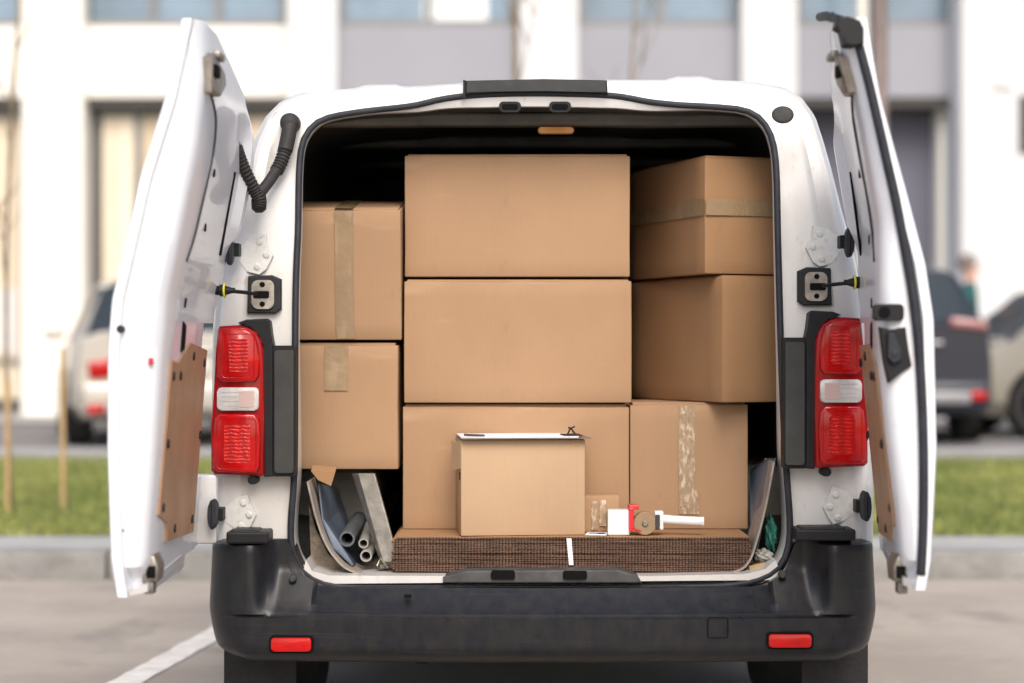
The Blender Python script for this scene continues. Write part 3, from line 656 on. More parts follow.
# ---- tail lamps
def lamp(mir):
    mx = (lambda x: x) if not mir else (lambda x: 1079.0-x)      # mirror about the van centreline
    dy = 0 if not mir else -8.0
    T = lambda pts: [(mx(x), y+dy) for x, y in pts]
    Yf = 5.445
    bm = NB()
    pslab(bm, T([(219, 326), (235, 325), (247, 327), (256, 332), (261, 340), (263.5, 350), (264, 420), (264, 474), (261, 476.5), (214, 474.5), (210.5, 471), (211, 430), (214, 390), (216, 350), (217, 330)]), Yf, 5.51, .012)
    L = link('tail_lamp', bm, 'redd', van, smooth_=40)
    def rings(bm, x0, y0, x1, y1, Y, ins):
        for k in ins:
            if x1-x0 > 2*k+4:
                q = rrect(x0+k, y0+k, x1-k, y1-k, 4, 3); tube(bm, [P(mx(a), b_+dy, Y) for a, b_ in q], .0015, 5, closed=True, mi=1)
        xx = x0+ins[-1]+3
        y = y0+ins[-1]+4
        while y < y1-ins[-1]-3:
            tube(bm, [P(mx(x0+ins[-1]+2), y+dy, Y), P(mx(x1-ins[-1]-2), y+dy, Y)], .0016, 5, mi=1); y += 5
    def prism(bm, x0, y0, x1, y1, Y):
        q = rrect(x0, y0, x1, y1, 4, 3); tube(bm, [P(mx(a), b_+dy, Y) for a, b_ in q], .0013, 5, closed=True, mi=0)
        pslab(bm, [(mx(a), b_+dy) for a, b_ in rrect(x0+7, y0+5, x1-6, y1-6, 3, 3)], Y-.0015, Y+.002, 0, mi=1)
        pslab(bm, [(mx(a), b_+dy) for a, b_ in rrect(x0+12, y0+13, x1-11, y1-14, 2, 3)], Y-.0030, Y-.0016, 0, mi=1)
    bm = NB(); pslab(bm, T([(219, 329), (232, 328), (246, 329), (254, 334), (257.5, 344), (259, 360), (259, 376), (255, 382), (222, 382.5), (217, 377), (217, 350), (218, 333)]), Yf-.016, Yf+.005, .007)
    prism(bm, 222, 334, 254, 378, Yf-.016); link('upper_lens', bm, ['red', 'redl'], L, smooth_=50)
    bm = NB(); pslab(bm, T([(219, 414), (254, 414), (259.5, 420), (260, 440), (259.5, 468), (255, 473), (217, 472), (212.5, 467), (212.5, 440), (215, 418)]), Yf-.016, Yf+.005, .007)
    prism(bm, 217, 419, 256, 469, Yf-.016); link('lower_lens', bm, ['red', 'redl'], L, smooth_=50)
    bm = NB(); pslab(bm, T(rrect(217, 387.5, 258.5, 410.5, 4)), Yf-.014, Yf+.005, .005)
    boxp(bm, min(mx(239), mx(254)), 391+dy, max(mx(239), mx(254)), 407+dy, Yf-.0155, Yf-.0135, mi=1)
    for k in range(4):
        tube(bm, [P(mx(221), 392+k*4.5+dy, Yf-.0145), P(mx(255), 392+k*4.5+dy, Yf-.0145)], .0012, 5, mi=0)
    link('reversing_lens', bm, ['clear', 'clear2'], L, smooth_=50)
    bm = NB()
    pslab(bm, T([(237, 323), (246, 319.5), (266, 318.5), (269.5, 321), (271, 334), (273, 345), (273, 476.5), (264, 477), (265, 345), (260, 334), (252, 326)]), 5.455, 5.51, .004)
    link('lamp_surround', bm, 'plastic', L)
    bm = NB(); pslab(bm, T(rrect(247.5, 476, 257.5, 484.5, 4)), 5.46, 5.515, .003); link('lamp_stud', bm, 'plastic', L)
    # cover block beside lamp
    bm = NB(); pslab(bm, T(rrect(273, 345.5, 296, 476.5, 1.5)), 5.462, 5.51, .003)
    o = link('pillar_cover', bm, 'plastic', van)
    bm = NB(); pslab(bm, T(rrect(274.5, 350, 293.5, 473, 2)), 5.448, 5.461, .004); link('cover_face', bm, 'greyplastic', o)
    if not mir:
        pass
    # hinges
    for (kx, ky, plate) in ((228.5, 250, [(236, 245), (244, 243), (251, 236), (266, 234), (267, 243), (273, 256), (266, 270), (259, 275), (247, 272), (241, 262), (236, 258)]),
                            (211.5, 512, [(219, 506), (226, 505), (233, 497), (247, 491), (250, 500), (256, 512), (251, 522), (246, 530), (234, 526), (226, 518), (219, 518)])):
        ddx = 0; ddy = dy if ky < 300 else dy+3
        TT = lambda pts: [(mx(x+ddx), y+ddy) for x, y in pts]
        bm = NB(); slab(bm, [PR(a, b_, -.001) for a, b_ in TT(plate)], (0, .03, 0), .003)
        for (bx, by) in ([(259, 242), (266, 255), (257, 267)] if ky < 300 else [(243, 500), (249, 512), (241, 523)]):
            p = PR(*TT([(bx, by)])[0], -.006); lathe(bm, p, (0, 1, 0), [(0, .006), (.002, .010), (.008, .011)], 10)
        h = link('hinge', bm, 'plate', van)
        bm = NB(); boxp(bm, min(mx(231), mx(239))+(0 if ky < 300 else (-16 if not mir else 16)), ky-7+ddy, max(mx(231), mx(239))+(0 if ky < 300 else (-16 if not mir else 16)), ky+6+ddy, 5.45, 5.50, .003)
        link('hinge_pin', bm, 'plastic', h)
        bm = NB(); pslab(bm, TT([(kx+4.3*math.cos(a), ky+15*math.sin(a)) for a in [6.283*i/18 for i in range(18)]]), 5.41 if ky < 300 else 5.385, 5.455, .006)
        link('hinge_buffer', bm, 'rubber', h, smooth_=40)
    # door check
    d2 = dy-1
    TC = lambda pts: [(mx(x), y+d2) for x, y in pts]
    bm = NB(); slab(bm, [PR(a, b_, -.010) for a, b_ in TC([(248, 277), (272, 276), (281, 280), (281, 310), (275, 314.5), (247, 314)])], (0, .03, 0), .004)
    dc = link('door_check', bm, 'plastic', van)
    bm = NB(); slab(bm, [PR(a, b_, -.018) for a, b_ in TC(rrect(251.5, 281, 274, 310, 6))], (0, .008, 0), .002); link('check_plate', bm, 'metal', dc)
    bm = NB(); slab(bm, [PR(a, b_, -.021) for a, b_ in TC(rrect(253, 292, 269, 299, 1.5))], (0, .002, 0))
    for yy in (285.5, 305): lathe(bm, PR(mx(262), yy+d2, -.024), (0, 1, 0), [(0, .005), (.005, .008)], 10)
    link('check_slot', bm, 'hole', dc)
    bm = NB(); tube(bm, [P(mx(256), 295+d2, 5.46), P(mx(246), 293.5+d2, 5.42), P(mx(230), 292+d2, 5.38)], .0055, 8)
    tube(bm, [P(mx(x), 291.5+d2, 5.37) for x in (235, 232, 226, 225, 220, 219, 209)], lambda t: (.008 if t < .2 else (.013 if t < .4 else (.017 if t < .8 else .013))), 12)
    link('check_rod', bm, 'plastic', dc, smooth_=30)
    bm = NB(); tube(bm, [P(mx(225.5), 291.5+d2, 5.37), P(mx(223.8), 291.5+d2, 5.37)], .021, 14); link('check_ring', bm, 'yellow', dc)
lamp(False); lamp(True)

# step pads on bumper
for q in ((226, 532, 268, 544), (796, 529.5, 856, 541)):
    bm = NB(); boxp(bm, q[0], q[1], q[2], q[3], 5.40, 5.52, .006); boxp(bm, q[0]+5, q[1]-2, q[2]-10, q[1]+5, 5.405, 5.5, .005)
    link('step_pad', bm, 'plastic', van)

# ---- bumper
XLb, XRb = -.882, 1.060
def bump():
    bm = NB(); plan = []
    r = .14; Yfc = 5.362
    for i in range(8): plan.append((XLb, 6.05-(6.05-5.55)*i/8))
    for i in range(13):
        a = R(180+90*i/12); plan.append((XLb+r+r*math.cos(a), 5.55+(5.55-5.395)*math.sin(a)))
    n = 170; x0, x1 = XLb+r, XRb-r
    for i in range(1, n):
        x = x0+(x1-x0)*i/n; t = (x-XC)/(.83); plan.append((x, 5.395-(5.395-Yfc)*(1-t*t)))
    for i in range(13):
        a = R(270+90*i/12); plan.append((XRb-r+r*math.cos(a), 5.55+(5.55-5.395)*math.sin(a)))
    for i in range(1, 9): plan.append((XRb, 5.55+.5*i/8))
    zt = [(0, .452), (.61, .454), (.65, .462), (.685, .482), (.705, .505), (.722, .54), (.735, .575), (.75, .590), (1.2, .590)]
    zc = .385; rows_all = []
    N = len(plan)
    for i, (x, y) in enumerate(plan):
        a = plan[max(0, i-1)]; b_ = plan[min(N-1, i+1)]; tx, ty = b_[0]-a[0], b_[1]-a[1]; l = math.hypot(tx, ty); nx, ny = -ty/l, tx/l
        dx = abs(x-XC); ztop = interp(zt, dx); w = smooth(.765, .83, dx); side = smooth(.82, .93, dx)
        zs = [ztop-(ztop-zc)*k/18 for k in range(19)]+[zc-.006, zc-.010]+[zc-.010-(zc-.010-.245)*k/14 for k in range(1, 15)]
        col = []
        for z in zs:
            if z >= zc:
                inner = .014+.085*min(1, (z-zc)/.075)**.9
                if dx > .66: inner = .014+.085*min(1, (z-zc)/.12)**.9
                outerd = .010*((z-zc)/.2)+(.03*smooth(.570, .592, z)**2)
                d = inner*(1-w)+outerd*w
                # soft diagonal groove near the corner
                d += .012*math.exp(-((dx-.80)/.012)**2)*smooth(zc, zc+.05, z)*(1-smooth(.56, .585, z))
            elif z > zc-.008: d = .010*(1-side)
            else:
                d = .004*((zc-z)/.14)**2+.05*max(0, (.292-z)/.047)**2
            # tapering in underneath at the corners
            d += side*.03*max(0, (.40-z)/.155)**1.5
            col.append(Vector((x+nx*d, y+ny*d, z)))
        col = [col[0]+Vector((nx*.10, ny*.10, -.002))]+col+[col[-1]+Vector((nx*.15, ny*.15, .01))]
        rows_all.append([bm.verts.new(v) for v in col])
    for A, B in zip(rows_all, rows_all[1:]):
        for k in range(len(A)-1): bm.faces.new((A[k], B[k], B[k+1], A[k+1]))
    return link('rear_bumper', bm, 'bumper', van, smooth_=38)
bmp = bump()
for (x0, y0, x1, y1) in ((271, 638, 311, 651.5), (769, 634.5, 811.5, 647.5)):
    bm = NB(); Y = 5.372; pslab(bm, rrect(x0, y0, x1, y1, 3), Y-.008, Y+.03, .003); rf = link('reflector', bm, 'red', bmp, smooth_=40)
    bm = NB(); pslab(bm, rrect(x0-2, y0-2, x1+2, y1+2, 4), Y-.001, Y+.03, .001); link('reflector_surround', bm, 'hole', bmp)
bm = NB(); q = rrect(708, 617.5, 728, 638, 2, 3); tube(bm, [P(x, y, 5.3665) for x, y in q], .0012, 6, closed=True)
link('tow_eye_cover', bm, 'hole', bmp)
for (x, y) in ((292, 579), (783, 575)):
    bm = NB(); lathe(bm, P(x, y, 5.447), (0, 1, 0), [(0, .007), (.004, .011), (.03, .011)], 12); link('bumper_screw', bm, 'greyplastic', bmp)
bm = NB(); boxp(bm, 404, 595, 411, 598, 5.402, 5.42, .001); link('bumper_slot', bm, 'hole', bmp)
# ---- underside and wheels
bm = NB(); addbox(bm, (XC, 7.6, .33), (1.5, 4.0, .12)); addbox(bm, (XC, 5.62, .30), (1.55, .25, .12), bev=.02)
addbox(bm, (XC, 6.25, .27), (1.3, .09, .09), bev=.02)
lathe(bm, (-.28, 5.9, .235), (0, 1, 0), [(0, .03), (.01, .075), (.45, .075), (.46, .03)], 18)
link('underbody', bm, 'under', van, smooth_=30)
bm = NB(); tube(bm, [Vector((.34, 5.62, .26)), Vector((.5, 5.64, .225)), Vector((.66, 5.62, .26))], .012, 8); link('tow_hook', bm, 'metal', van)
for Y in (6.22, 8.95):
    for s in (-1, 1):
        bm = NB(); lathe(bm, (XC+s*.70, Y, .33), (s, 0, 0), [(0, .22), (.0, .29), (.02, .325), (.05, .33), (.17, .33), (.205, .32), (.22, .29), (.222, .215), (.20, .21)], 40)
        w = link('wheel', bm, 'tyre', van, smooth_=30)
        bm = NB(); lathe(bm, (XC+s*.70, Y, .33), (s, 0, 0), [(.16, .21), (.21, .205), (.20, .12), (.215, .05)], 24); link('rim', bm, 'rim', w, smooth_=30)
        bm = NB(); lathe(bm, (XC+s*.935, Y, .35), (s, 0, 0), [(0, .37), (.026, .37)], 40); link('wheel_arch', bm, 'hole', van)
for (x0, x1) in ((224, 296), (802, 868)):
    bm = NB(); pslab(bm, rrect(x0, 640, x1, 712, 4), 5.72, 5.735, .002); link('mud_flap', bm, 'tyre', van)
# cab glass
bm = NB(); g = .006
slab(bm, [(XC-.70, 8.36, 1.83), (XC+.70, 8.36, 1.83), (XC+.78, 9.12, 1.26), (XC-.78, 9.12, 1.26)], (0, .02, .016))
link('windscreen', bm, 'glass', van)
for s in (-1, 1):
    bm = NB(); slab(bm, [(XC+s*.955, 7.75, 1.22), (XC+s*.955, 8.85, 1.22), (XC+s*.93, 8.6, 1.45), (XC+s*.85, 8.3, 1.72), (XC+s*.85, 7.75, 1.72)], (s*.012, 0, 0)); link('cab_window', bm, 'glass', van)
    bm = NB(); addbox(bm, (XC+s*1.06, 8.72, 1.28), (.2, .09, .27), bev=.04); link('wing_mirror', bm, 'plastic', van)
    bm = NB(); addbox(bm, (XC+s*.62, 9.93, .82), (.32, .08, .16), bev=.04); link('headlight', bm, 'clear', van)

# cable conduit (left) and grommet (right)
def rip(r, n, amp=.0022): return lambda t: r+amp*math.sin(t*n*6.283)
bm = NB()
lathe(bm, P(290, 123, 5.60), (0, -1, 0), [(-.06, .030), (.0, .030), (.022, .027), (.032, .018)], 20)
tube(bm, catmull([P(x, y, Y) for x, y, Y in ((290, 125, 5.585), (288, 137, 5.575), (285, 151, 5.565))], 6), .0225, 14)
tube(bm, catmull([P(x, y, Y) for x, y, Y in ((285, 150, 5.565), (281, 162, 5.555), (276, 172, 5.545))], 30), rip(.0195, 8), 12)
tube(bm, catmull([P(x, y, Y) for x, y, Y in ((276, 171, 5.54), (268, 183, 5.51), (261, 192, 5.49), (257, 200, 5.47))], 8), .0165, 12)
cn = link('cable_conduit', bm, 'conduit', van, smooth_=True)
bm = NB()
tube(bm, catmull([P(x, y, Y) for x, y, Y in ((236, 148, 5.33), (240, 160, 5.36), (246, 174, 5.39), (253, 188, 5.42), (259, 199, 5.43), (259, 208, 5.43))], 26), rip(.0185, 19), 12)
lathe(bm, P(259, 205, 5.44), (0, 0, -1), [(-.03, .020), (-.01, .0225), (.012, .021), (.022, .010)], 16)
tube(bm, catmull([P(x, y, Y) for x, y, Y in ((234, 135, 5.31), (234, 142, 5.31), (236, 150, 5.335))], 6), lambda t: .015+.003*t, 10)
link('conduit_bend', bm, 'conduit', cn, smooth_=True)
bm = NB(); slab(bm, [PR(783+11.5*math.cos(a), 114.5+9*math.sin(a), -.004) for a in [6.283*i/24 for i in range(24)]], (0, .04, 0), .008)
link('grommet', bm, 'conduit', van, smooth_=40)

# ---- rear doors
def make_door(sg):
    if sg < 0:
        xin = [(1.94, -.755), (1.8, -.752), (1.62, -.772), (1.44, -.808), (1.26, -.845), (1.1, -.86), (.9, -.872), (.72, -.886), (.53, -.90)]; far = 0
        xout = [(1.94, -.805), (1.746, -.846), (1.55, -.907), (1.355, -.951), (1.258, -.974), (1.136, -.984), (.89, -.985), (.624, -.976), (.53, -.961)]
        zlo, zhi = .535, 1.943
    else:
        xin = [(1.95, .79), (1.78, .845), (1.7, .862), (1.45, .905), (1.3, .905), (1.1, .908), (.92, .925), (.73, .95), (.55, .965)]; far = .075
        xout = [(1.953, .861), (1.746, .898), (1.526, .959), (1.343, 1.007), (1.209, 1.027), (.892, 1.034), (.624, 1.02), (.55, 1.007)]
        zlo, zhi = .552, 1.945
    Xi = lambda z, Y: interp(xin, z)+far*(Y-4.7)/.65
    Xo = lambda z: interp(xout, z)
    YT = 4.62
    def Yh(z):
        if z > 1.75: return interp([(1.75, 5.47), (1.85, 5.36), (1.91, 5.06), (1.945, 4.86)], z)
        if .776 < z < 1.212: return 5.30
        if z < .574: return 5.27
        return 5.47
    zs = sorted(set([zlo+(zhi-zlo)*i/60 for i in range(61)]+[.573, .575, .775, .777, 1.211, 1.213]))
    bm = NB(); rings = []
    for z in zs:
        xo = Xo(z); h = Yh(z); xn = Xi(z, 4.69); e = -sg      # e points from outer skin to inner face
        th = abs(xn-xo); low = smooth(zlo+.075, zlo+.035, z)     # bottom: inner frame ends above the hem
        rec = .05*low
        pts = [(xo, YT+.006), (xo+e*.004, YT), (xo+e*.026, YT-.001), (xo+e*.031, YT+.012+rec), (xo+e*min(.045, th*.5), YT+.016+rec), (xo+e*(th*.62), YT+.016+rec), (xo+e*max(th-.022, th*.7), YT+.022+rec), (xo+e*max(th-.008, th*.9), YT+.036+rec), (xn, YT+.06+rec)]
        for t in (.2, .4, .6, .8):
            Y = 4.72+rec+(h-.11-4.72-rec)*t; pts.append((Xi(z, Y), Y))
        Y = h-.10; pts.append((Xi(z, Y), Y)); fl = .024*smooth(1.40, 1.50, z)*(1-smooth(1.70, 1.84, z))-.008*(1-smooth(1.24, 1.30, z)); pts.append((Xi(z, Y+.02)+e*fl, Y+.03)); pts.append((Xi(z, h)+e*fl, h-.012)); pts.append((Xi(z, h)+e*(fl-.01), h))
        pts.append((Xi(z, h)-e*.060, h-.01))
        ho = Xi(z, h)-e*.065
        for t in (.25, .5, .75):
            pts.append((ho+(xo-ho)*t-e*.012*math.sin(t*math.pi), h-.02+(YT-h+.04)*t))
        rings.append([bm.verts.new((x, Y, z)) for x, Y in pts])
    n = len(rings[0])
    for A, B in zip(rings, rings[1:]):
        for k in range(n): bm.faces.new((A[k], A[(k+1) % n], B[(k+1) % n], B[k]))
    bm.faces.new(rings[0]); bm.faces.new(rings[-1])
    d = link('rear_door', bm, 'door', van, smooth_=32)
    e = -sg
    def IN(Y, z, off=0): return Vector((Xi(z, Y)+e*off, Y, z))
    # hardboard panel on the inner face
    pan = [(4.765, 1.110), (4.86, 1.103), (5.02, 1.155), (5.30, 1.135), (5.285, .63), (4.87, .645), (4.86, .695), (4.735, .725)]
    if sg > 0: pan = [(4.74, 1.03), (4.76, 1.10), (4.95, 1.15), (5.30, 1.15), (5.285, .63), (4.87, .645), (4.86, .685), (4.735, .70)]
    bm = NB(); slab(bm, [IN(Y, z, .007) for Y, z in pan], (-e*.02, 0, 0), .0)
    pn = link('inner_panel', bm, 'hard', d)
    for (Y, z) in ((4.80, 1.07), (4.90, 1.07), (5.08, 1.12), (5.26, 1.10), (4.78, .90), (5.27, .90), (4.78, .74), (4.97, .67), (5.24, .67)):
        bm = NB(); lathe(bm, IN(Y, z, .006), (e, 0, 0), [(0, .013), (.004, .011)], 12); link('panel_clip', bm, 'plastic', pn)
    # holes, slots and pressed seam in the inner frame
    for (Y, z, a, b_) in ((4.95, 1.60, .014, .014), (4.98, 1.46, .014, .014)) if sg < 0 else ((4.98, 1.60, .014, .014), (4.98, 1.425, .014, .014)):
        bm = NB(); lathe(bm, IN(Y, z, -.004), (e, 0, 0), [(0, a), (.0055, a)], 14); link('door_hole', bm, 'hole', d)
    bm = NB(); slab(bm, [IN(Y, z, .003) for Y, z in ((5.27, 1.63), (5.29, 1.63), (5.32, 1.40), (5.29, 1.40))], (-e*.006, 0, 0)); link('door_slot', bm, 'hole', d)
    bm = NB(); slab(bm, [IN(Y, z, .003) for Y, z in ((4.90, 1.21), (4.95, 1.20), (4.96, 1.14), (4.91, 1.13))], (-e*.006, 0, 0)); link('door_hole', bm, 'hole', d)
    bm = NB(); slab(bm, [IN(Y, z, .003) for Y, z in ((4.90, 1.27), (4.915, 1.27), (4.915, 1.245), (4.90, 1.245))], (-e*.006, 0, 0))
    link('door_hole', bm, 'hole', d)
    bm = NB()
    sea = ((4.70, 1.785), (4.80, 1.76), (4.87, 1.72), (4.88, 1.64), (4.86, 1.52), (4.84, 1.42), (4.80, 1.36))
    tube(bm, catmull([IN(Y, z, .002) for Y, z in sea], 6), .0032, 6); link('frame_gap', bm, 'greyplastic', d)
    # bottom hem and hinge-side reinforcement
    bm = NB(); zb_ = zlo+.002
    xo_, xi_ = Xo(zlo), Xi(zlo, 4.7)
    slab(bm, [(xo_+e*.03, 4.625, zb_+.012), (xo_+e*.03, 4.625, zb_), (xi_+e*.006, 4.66, zb_+.006), (xi_+e*.006, 4.66, zb_+.026)], (Xi(zlo, 5.15)-xi_, .5, .018), .0)
    link('bottom_hem', bm, 'paint', d)
    if sg < 0:
        bm = NB(); X = Xi(.68, 5.4)
        addbox(bm, (X, 5.455, .68), (.09, .03, .20), bev=.012); link('hinge_reinforcement', bm, 'paint', d, smooth_=40)
    # latches
    for (zc, up) in ((1.825, 1), (.60 if sg < 0 else .60, 0)):
        bm = NB(); Yl = 4.70 if up else 4.675; z0 = zc
        if up:
            slab(bm, [IN(Y, z, .020) for Y, z in ((4.66, z0+.03), (4.70, z0+.045), (4.86, z0+.02), (4.88, z0-.01), (4.80, z0-.05), (4.67, z0-.055))], (-e*.04, 0, 0), .006)
            addbox(bm, IN(4.75, z0+.045, .02), (.022, .08, .02), bev=.006)
        else:
            X = Xi(.6, 4.72)+e*.004; Yq = 4.69
            slab(bm, [(X-e*.02, Yq, z0+.02), (X+e*.006, Yq, z0+.03), (X+e*.018, Yq, z0), (X+e*.015, Yq, z0-.035), (X-e*.022, Yq, z0-.04)], (0, .08, 0), .005)
            addbox(bm, (X-e*.010, Yq+.03, z0+.05), (.014, .03, .05), bev=.004); addbox(bm, (X-e*.008, Yq+.03, z0-.053), (.024, .04, .03), bev=.003)
        lt = link('door_latch', bm, 'metal', d, smooth_=40)
        bm = NB()
        if up: addbox(bm, IN(4.70, z0, .022), (.012, .05, .03), bev=.003)
        else: addbox(bm, (Xi(.6, 4.72)+e*.004, 4.688, z0-.012), (.022, .012, .03), bev=.002)
        link('latch_jaw', bm, 'hole', lt)
    if sg < 0:
        bm = NB(); lathe(bm, P(120, 329, 4.615), (0, 1, 0), [(0, .006), (.003, .0095), (.03, .0095)], 14); lathe(bm, P(123, 530.5, 4.628), (0, 1, 0), [(0, .003), (.02, .003)], 8); link('rubber_plug', bm, 'rubber', d)
        bm = NB(); pslab(bm, rrect(148.5, 358, 152.5, 365, 1), 4.632, 4.65); link('red_sticker', bm, 'dred', d)
    else:
        bm = NB(); tube(bm, catmull([P(x, y, 4.626) for x, y in ((857, 38), (867, 75), (877, 117), (888, 165), (897, 205), (909, 270), (915, 310), (920, 360), (923.5, 441), (923.5, 520), (921, 575))], 8), .0118, 10); link('edge_seal', bm, 'rubber', d, smooth_=True)
        bm = NB(); pslab(bm, [(838, 17), (848, 16), (860, 20), (864, 28), (864, 44), (854, 46), (845, 44), (842, 30), (836, 26)], 4.60, 4.66, .004)
        tube(bm, [P(820, 17, 4.95), P(826, 16, 4.8), P(840, 20, 4.63)], .012, 8); tube(bm, [P(833, 12, 4.8), P(834, 20, 4.8)], .003, 6)
        link('top_rubber', bm, 'plastic', d)
        bm = NB(); pslab(bm, rrect(874, 304, 904, 321, 4), 4.624, 4.65, .004); lh = link('lock_cover', bm, 'plastic', d)
        bm = NB(); lathe(bm, P(884.5, 312.5, 4.622), (0, 1, 0), [(0, .012), (.001, .015), (.004, .015)], 14); link('lock_hole', bm, 'hole', lh)
        bm = NB(); pslab(bm, [(880, 327), (887, 328), (891, 331), (898, 328), (906, 327), (908, 345), (912, 366), (900, 374), (889, 383), (884, 360)], 4.624, 4.65, .004); lh = link('inside_handle', bm, 'plastic', d)
        bm = NB(); pslab(bm, [(888, 333), (895, 333), (902, 350), (902, 360), (894, 364), (888, 358)], 4.608, 4.624, .005)
        lathe(bm, P(895, 354, 4.606), (0, 1, 0), [(0, .006), (.003, .011), (.01, .011)], 12); link('handle_lever', bm, 'rubber', lh)
    return d
make_door(-1); make_door(1)

# ================================================================== CARGO
def carton(name, label, c, size, rz=0, rx=0, m='card', group='cardboard boxes loaded in the van', tapes=(), seed=0, flaps=True):
    """box with soft faces; c = centre of the bottom face; tapes: (face, u0, u1, v0, v1, material)"""
    rg = random.Random(seed)
    root = bpy.data.objects.new(name, None) if tapes else None
    w, d, h = size; bm = NB()
    bmesh.ops.create_cube(bm, size=1.0)
    bmesh.ops.transform(bm, matrix=Matrix.Translation((0, 0, h/2)) @ Matrix.Diagonal((w, d, h, 1)), verts=bm.verts)
    bmesh.ops.bevel(bm, geom=list(bm.edges), offset=.0032, segments=2, affect='EDGES', profile=.5)
    bmesh.ops.subdivide_edges(bm, edges=[e for e in bm.edges if e.calc_length() > .05], cuts=7, use_grid_fill=True)
    ph = [rg.uniform(0, 6) for _ in range(6)]
    for v in bm.verts:
        x, y, z = v.co; t = z/h
        bul = .003*math.sin(math.pi*max(0, min(1, x/w+.5)))*math.sin(math.pi*max(0, min(1, t)))
        if abs(y+d/2) < .004: v.co.y -= bul+.0012*math.sin(9*x+ph[0])*math.sin(7*z+ph[1])
        if abs(abs(x)-w/2) < .004: v.co.x += math.copysign(.0015*math.sin(8*z+ph[2])*math.sin(6*y+ph[3]), x)
        if z > h-.004: v.co.z += .0018*math.sin(8*x+ph[4])
    if flaps:   # flap edges seen as thin lips along the top front and bottom front
        for zz, hh in ((h+.001, .010),):
            addbox(bm, (0, -d/4+.006, zz+.001), (w-.016, d/2-.014, hh), bev=.001); addbox(bm, (0, d/4-.006, zz+.001), (w-.016, d/2-.014, hh), bev=.001)
    me = bpy.data.meshes.new('carton' if tapes else name); bmesh.ops.recalc_face_normals(bm, faces=bm.faces); bm.to_mesh(me); bm.free(); me.materials.append(M[m])
    for p in me.polygons: p.use_smooth = True
    me.set_sharp_from_angle(angle=R(35))
    o = bpy.data.objects.new('carton' if tapes else name, me); C.objects.link(o)
    top = o
    if tapes:
        top = root; C.objects.link(root); o.parent = root; root.empty_display_size = .1
        for (face, u0, u1, v0, v1, tm) in tapes:
            bm = NB(); off = .0042
            n = 14
            for j in range(n+1):
                pass
            L = []; Q = []
            for j in range(n+1):
                t = j/n
                if face == 'v':      # strip down the front (u across, v up)
                    z = v0+(v1-v0)*t; jj = rg.uniform(-.0008, .0008)
                    a = Vector((u0+jj+(u1-u0)*0, -d/2-off-.003*math.sin(math.pi*z/h)*math.sin(math.pi*(u0/w+.5)), z)); b_ = Vector((u1+jj, a.y, z))
                elif face == 'h':    # across the front
                    x = u0+(u1-u0)*t; a = Vector((x, -d/2-off-.003, v0)); b_ = Vector((x, -d/2-off-.003, v1))
                elif face == 'l':    # along left side
                    y = u0+(u1-u0)*t; a = Vector((-w/2-off, y, v0)); b_ = Vector((-w/2-off, y, v1))
                else:                # over the top
                    y = v0+(v1-v0)*t; a = Vector((u0, y, h+.0095)); b_ = Vector((u1, y, h+.0095))
                L.append(bm.verts.new(a)); Q.append(bm.verts.new(b_))
            for j in range(n): bm.faces.new((L[j], Q[j], Q[j+1], L[j+1]))
            me = bpy.data.meshes.new('packing_tape'); bm.to_mesh(me); bm.free(); me.materials.append(M[tm])
            t_ = bpy.data.objects.new('packing_tape', me); C.objects.link(t_); t_.parent = root
    top.location = c; top.rotation_euler = (R(rx), 0, R(rz))
    tag(top, label, 'cardboard box', group)
    return top
YB = 5.82
def frombox(px0, py0, px1, py1, Y):
    a = P(px0, py1, Y); b_ = P(px1, py0, Y); return a.x, b_.x, a.z, b_.z
for (q, lab, dd, rz, m, sd) in (((403, 404, 629, 529.3, YB), 'plain wide cardboard box, lowest in the middle stack, behind the small pale box', .42, 0, 'card', 1),
                 ((404, 279, 631, 403, YB-.012), 'plain wide cardboard box in the middle of the middle stack', .42, .3, 'card', 2),
                 ((405.5, 153.5, 630, 277, YB+.004), 'plain wide cardboard box on top of the middle stack, under the van roof', .42, -.4, 'card', 3)):
    x0, x1, z0, z1 = frombox(*q); carton('cardboard_box', lab, ((x0+x1)/2, q[4]+dd/2, z0+.001), (x1-x0, dd, z1-z0-.0095), rz, 0, m, seed=sd)
# left column
xl, xr = -.700, -.338
hh = .415
carton('cardboard_box', 'cardboard box with brown tape down its front, tilted, on top of the left column', ((xl+xr)/2+.001, 5.965, .775+.395+.022), (xr-xl, .34, .392), 0, 8.5, 'card',
       tapes=(('v', -.018, .038, .004, .395, 'tape'), ('t', -.018, .038, -.17, .17, 'tape')), seed=4)
carton('cardboard_box', 'cardboard box with short piece of tape at its top edge, lower in left column', ((xl+xr)/2-.004, 5.985, .777), (xr-xl-.006, .36, .378), -1.2, 1.5, 'card',
       tapes=(('v', -.045, .028, .24, .376, 'tape'),), seed=5)
# right column
def rotbox(px, pyt, pyb, Yc, ang, w, L, label, m, tapes=(), sd=0):
    a = P(px, pyb, Yc); b_ = P(px, pyt, Yc); rot = R(ang)
    ex = Vector((math.cos(rot), math.sin(rot), 0)); ey = Vector((-math.sin(rot), math.cos(rot), 0))
    c = Vector((a.x, Yc, a.z))+ex*w/2+ey*L/2; h = b_.z-a.z-.007
    return carton('cardboard_box', label, c, (w, L, h), ang, 0, m, tapes=tapes, seed=sd)
h_u = (273.5-155)*5.74/F-.005
rotbox(705, 155, 273.5, 5.74, 19, .30, .60, 'cardboard box with a band of tape round its middle, on top of the right column', 'card2',
       tapes=(('h', -.15, .15, h_u*.50, h_u*.64, 'tape'), ('l', -.30, .30, h_u*.50, h_u*.64, 'tape')), sd=6)
rotbox(722.5, 275, 402.5, 5.73, 23, .27, .62, 'untaped cardboard box turned at an angle, second from the top in the right column', 'card2', sd=7)
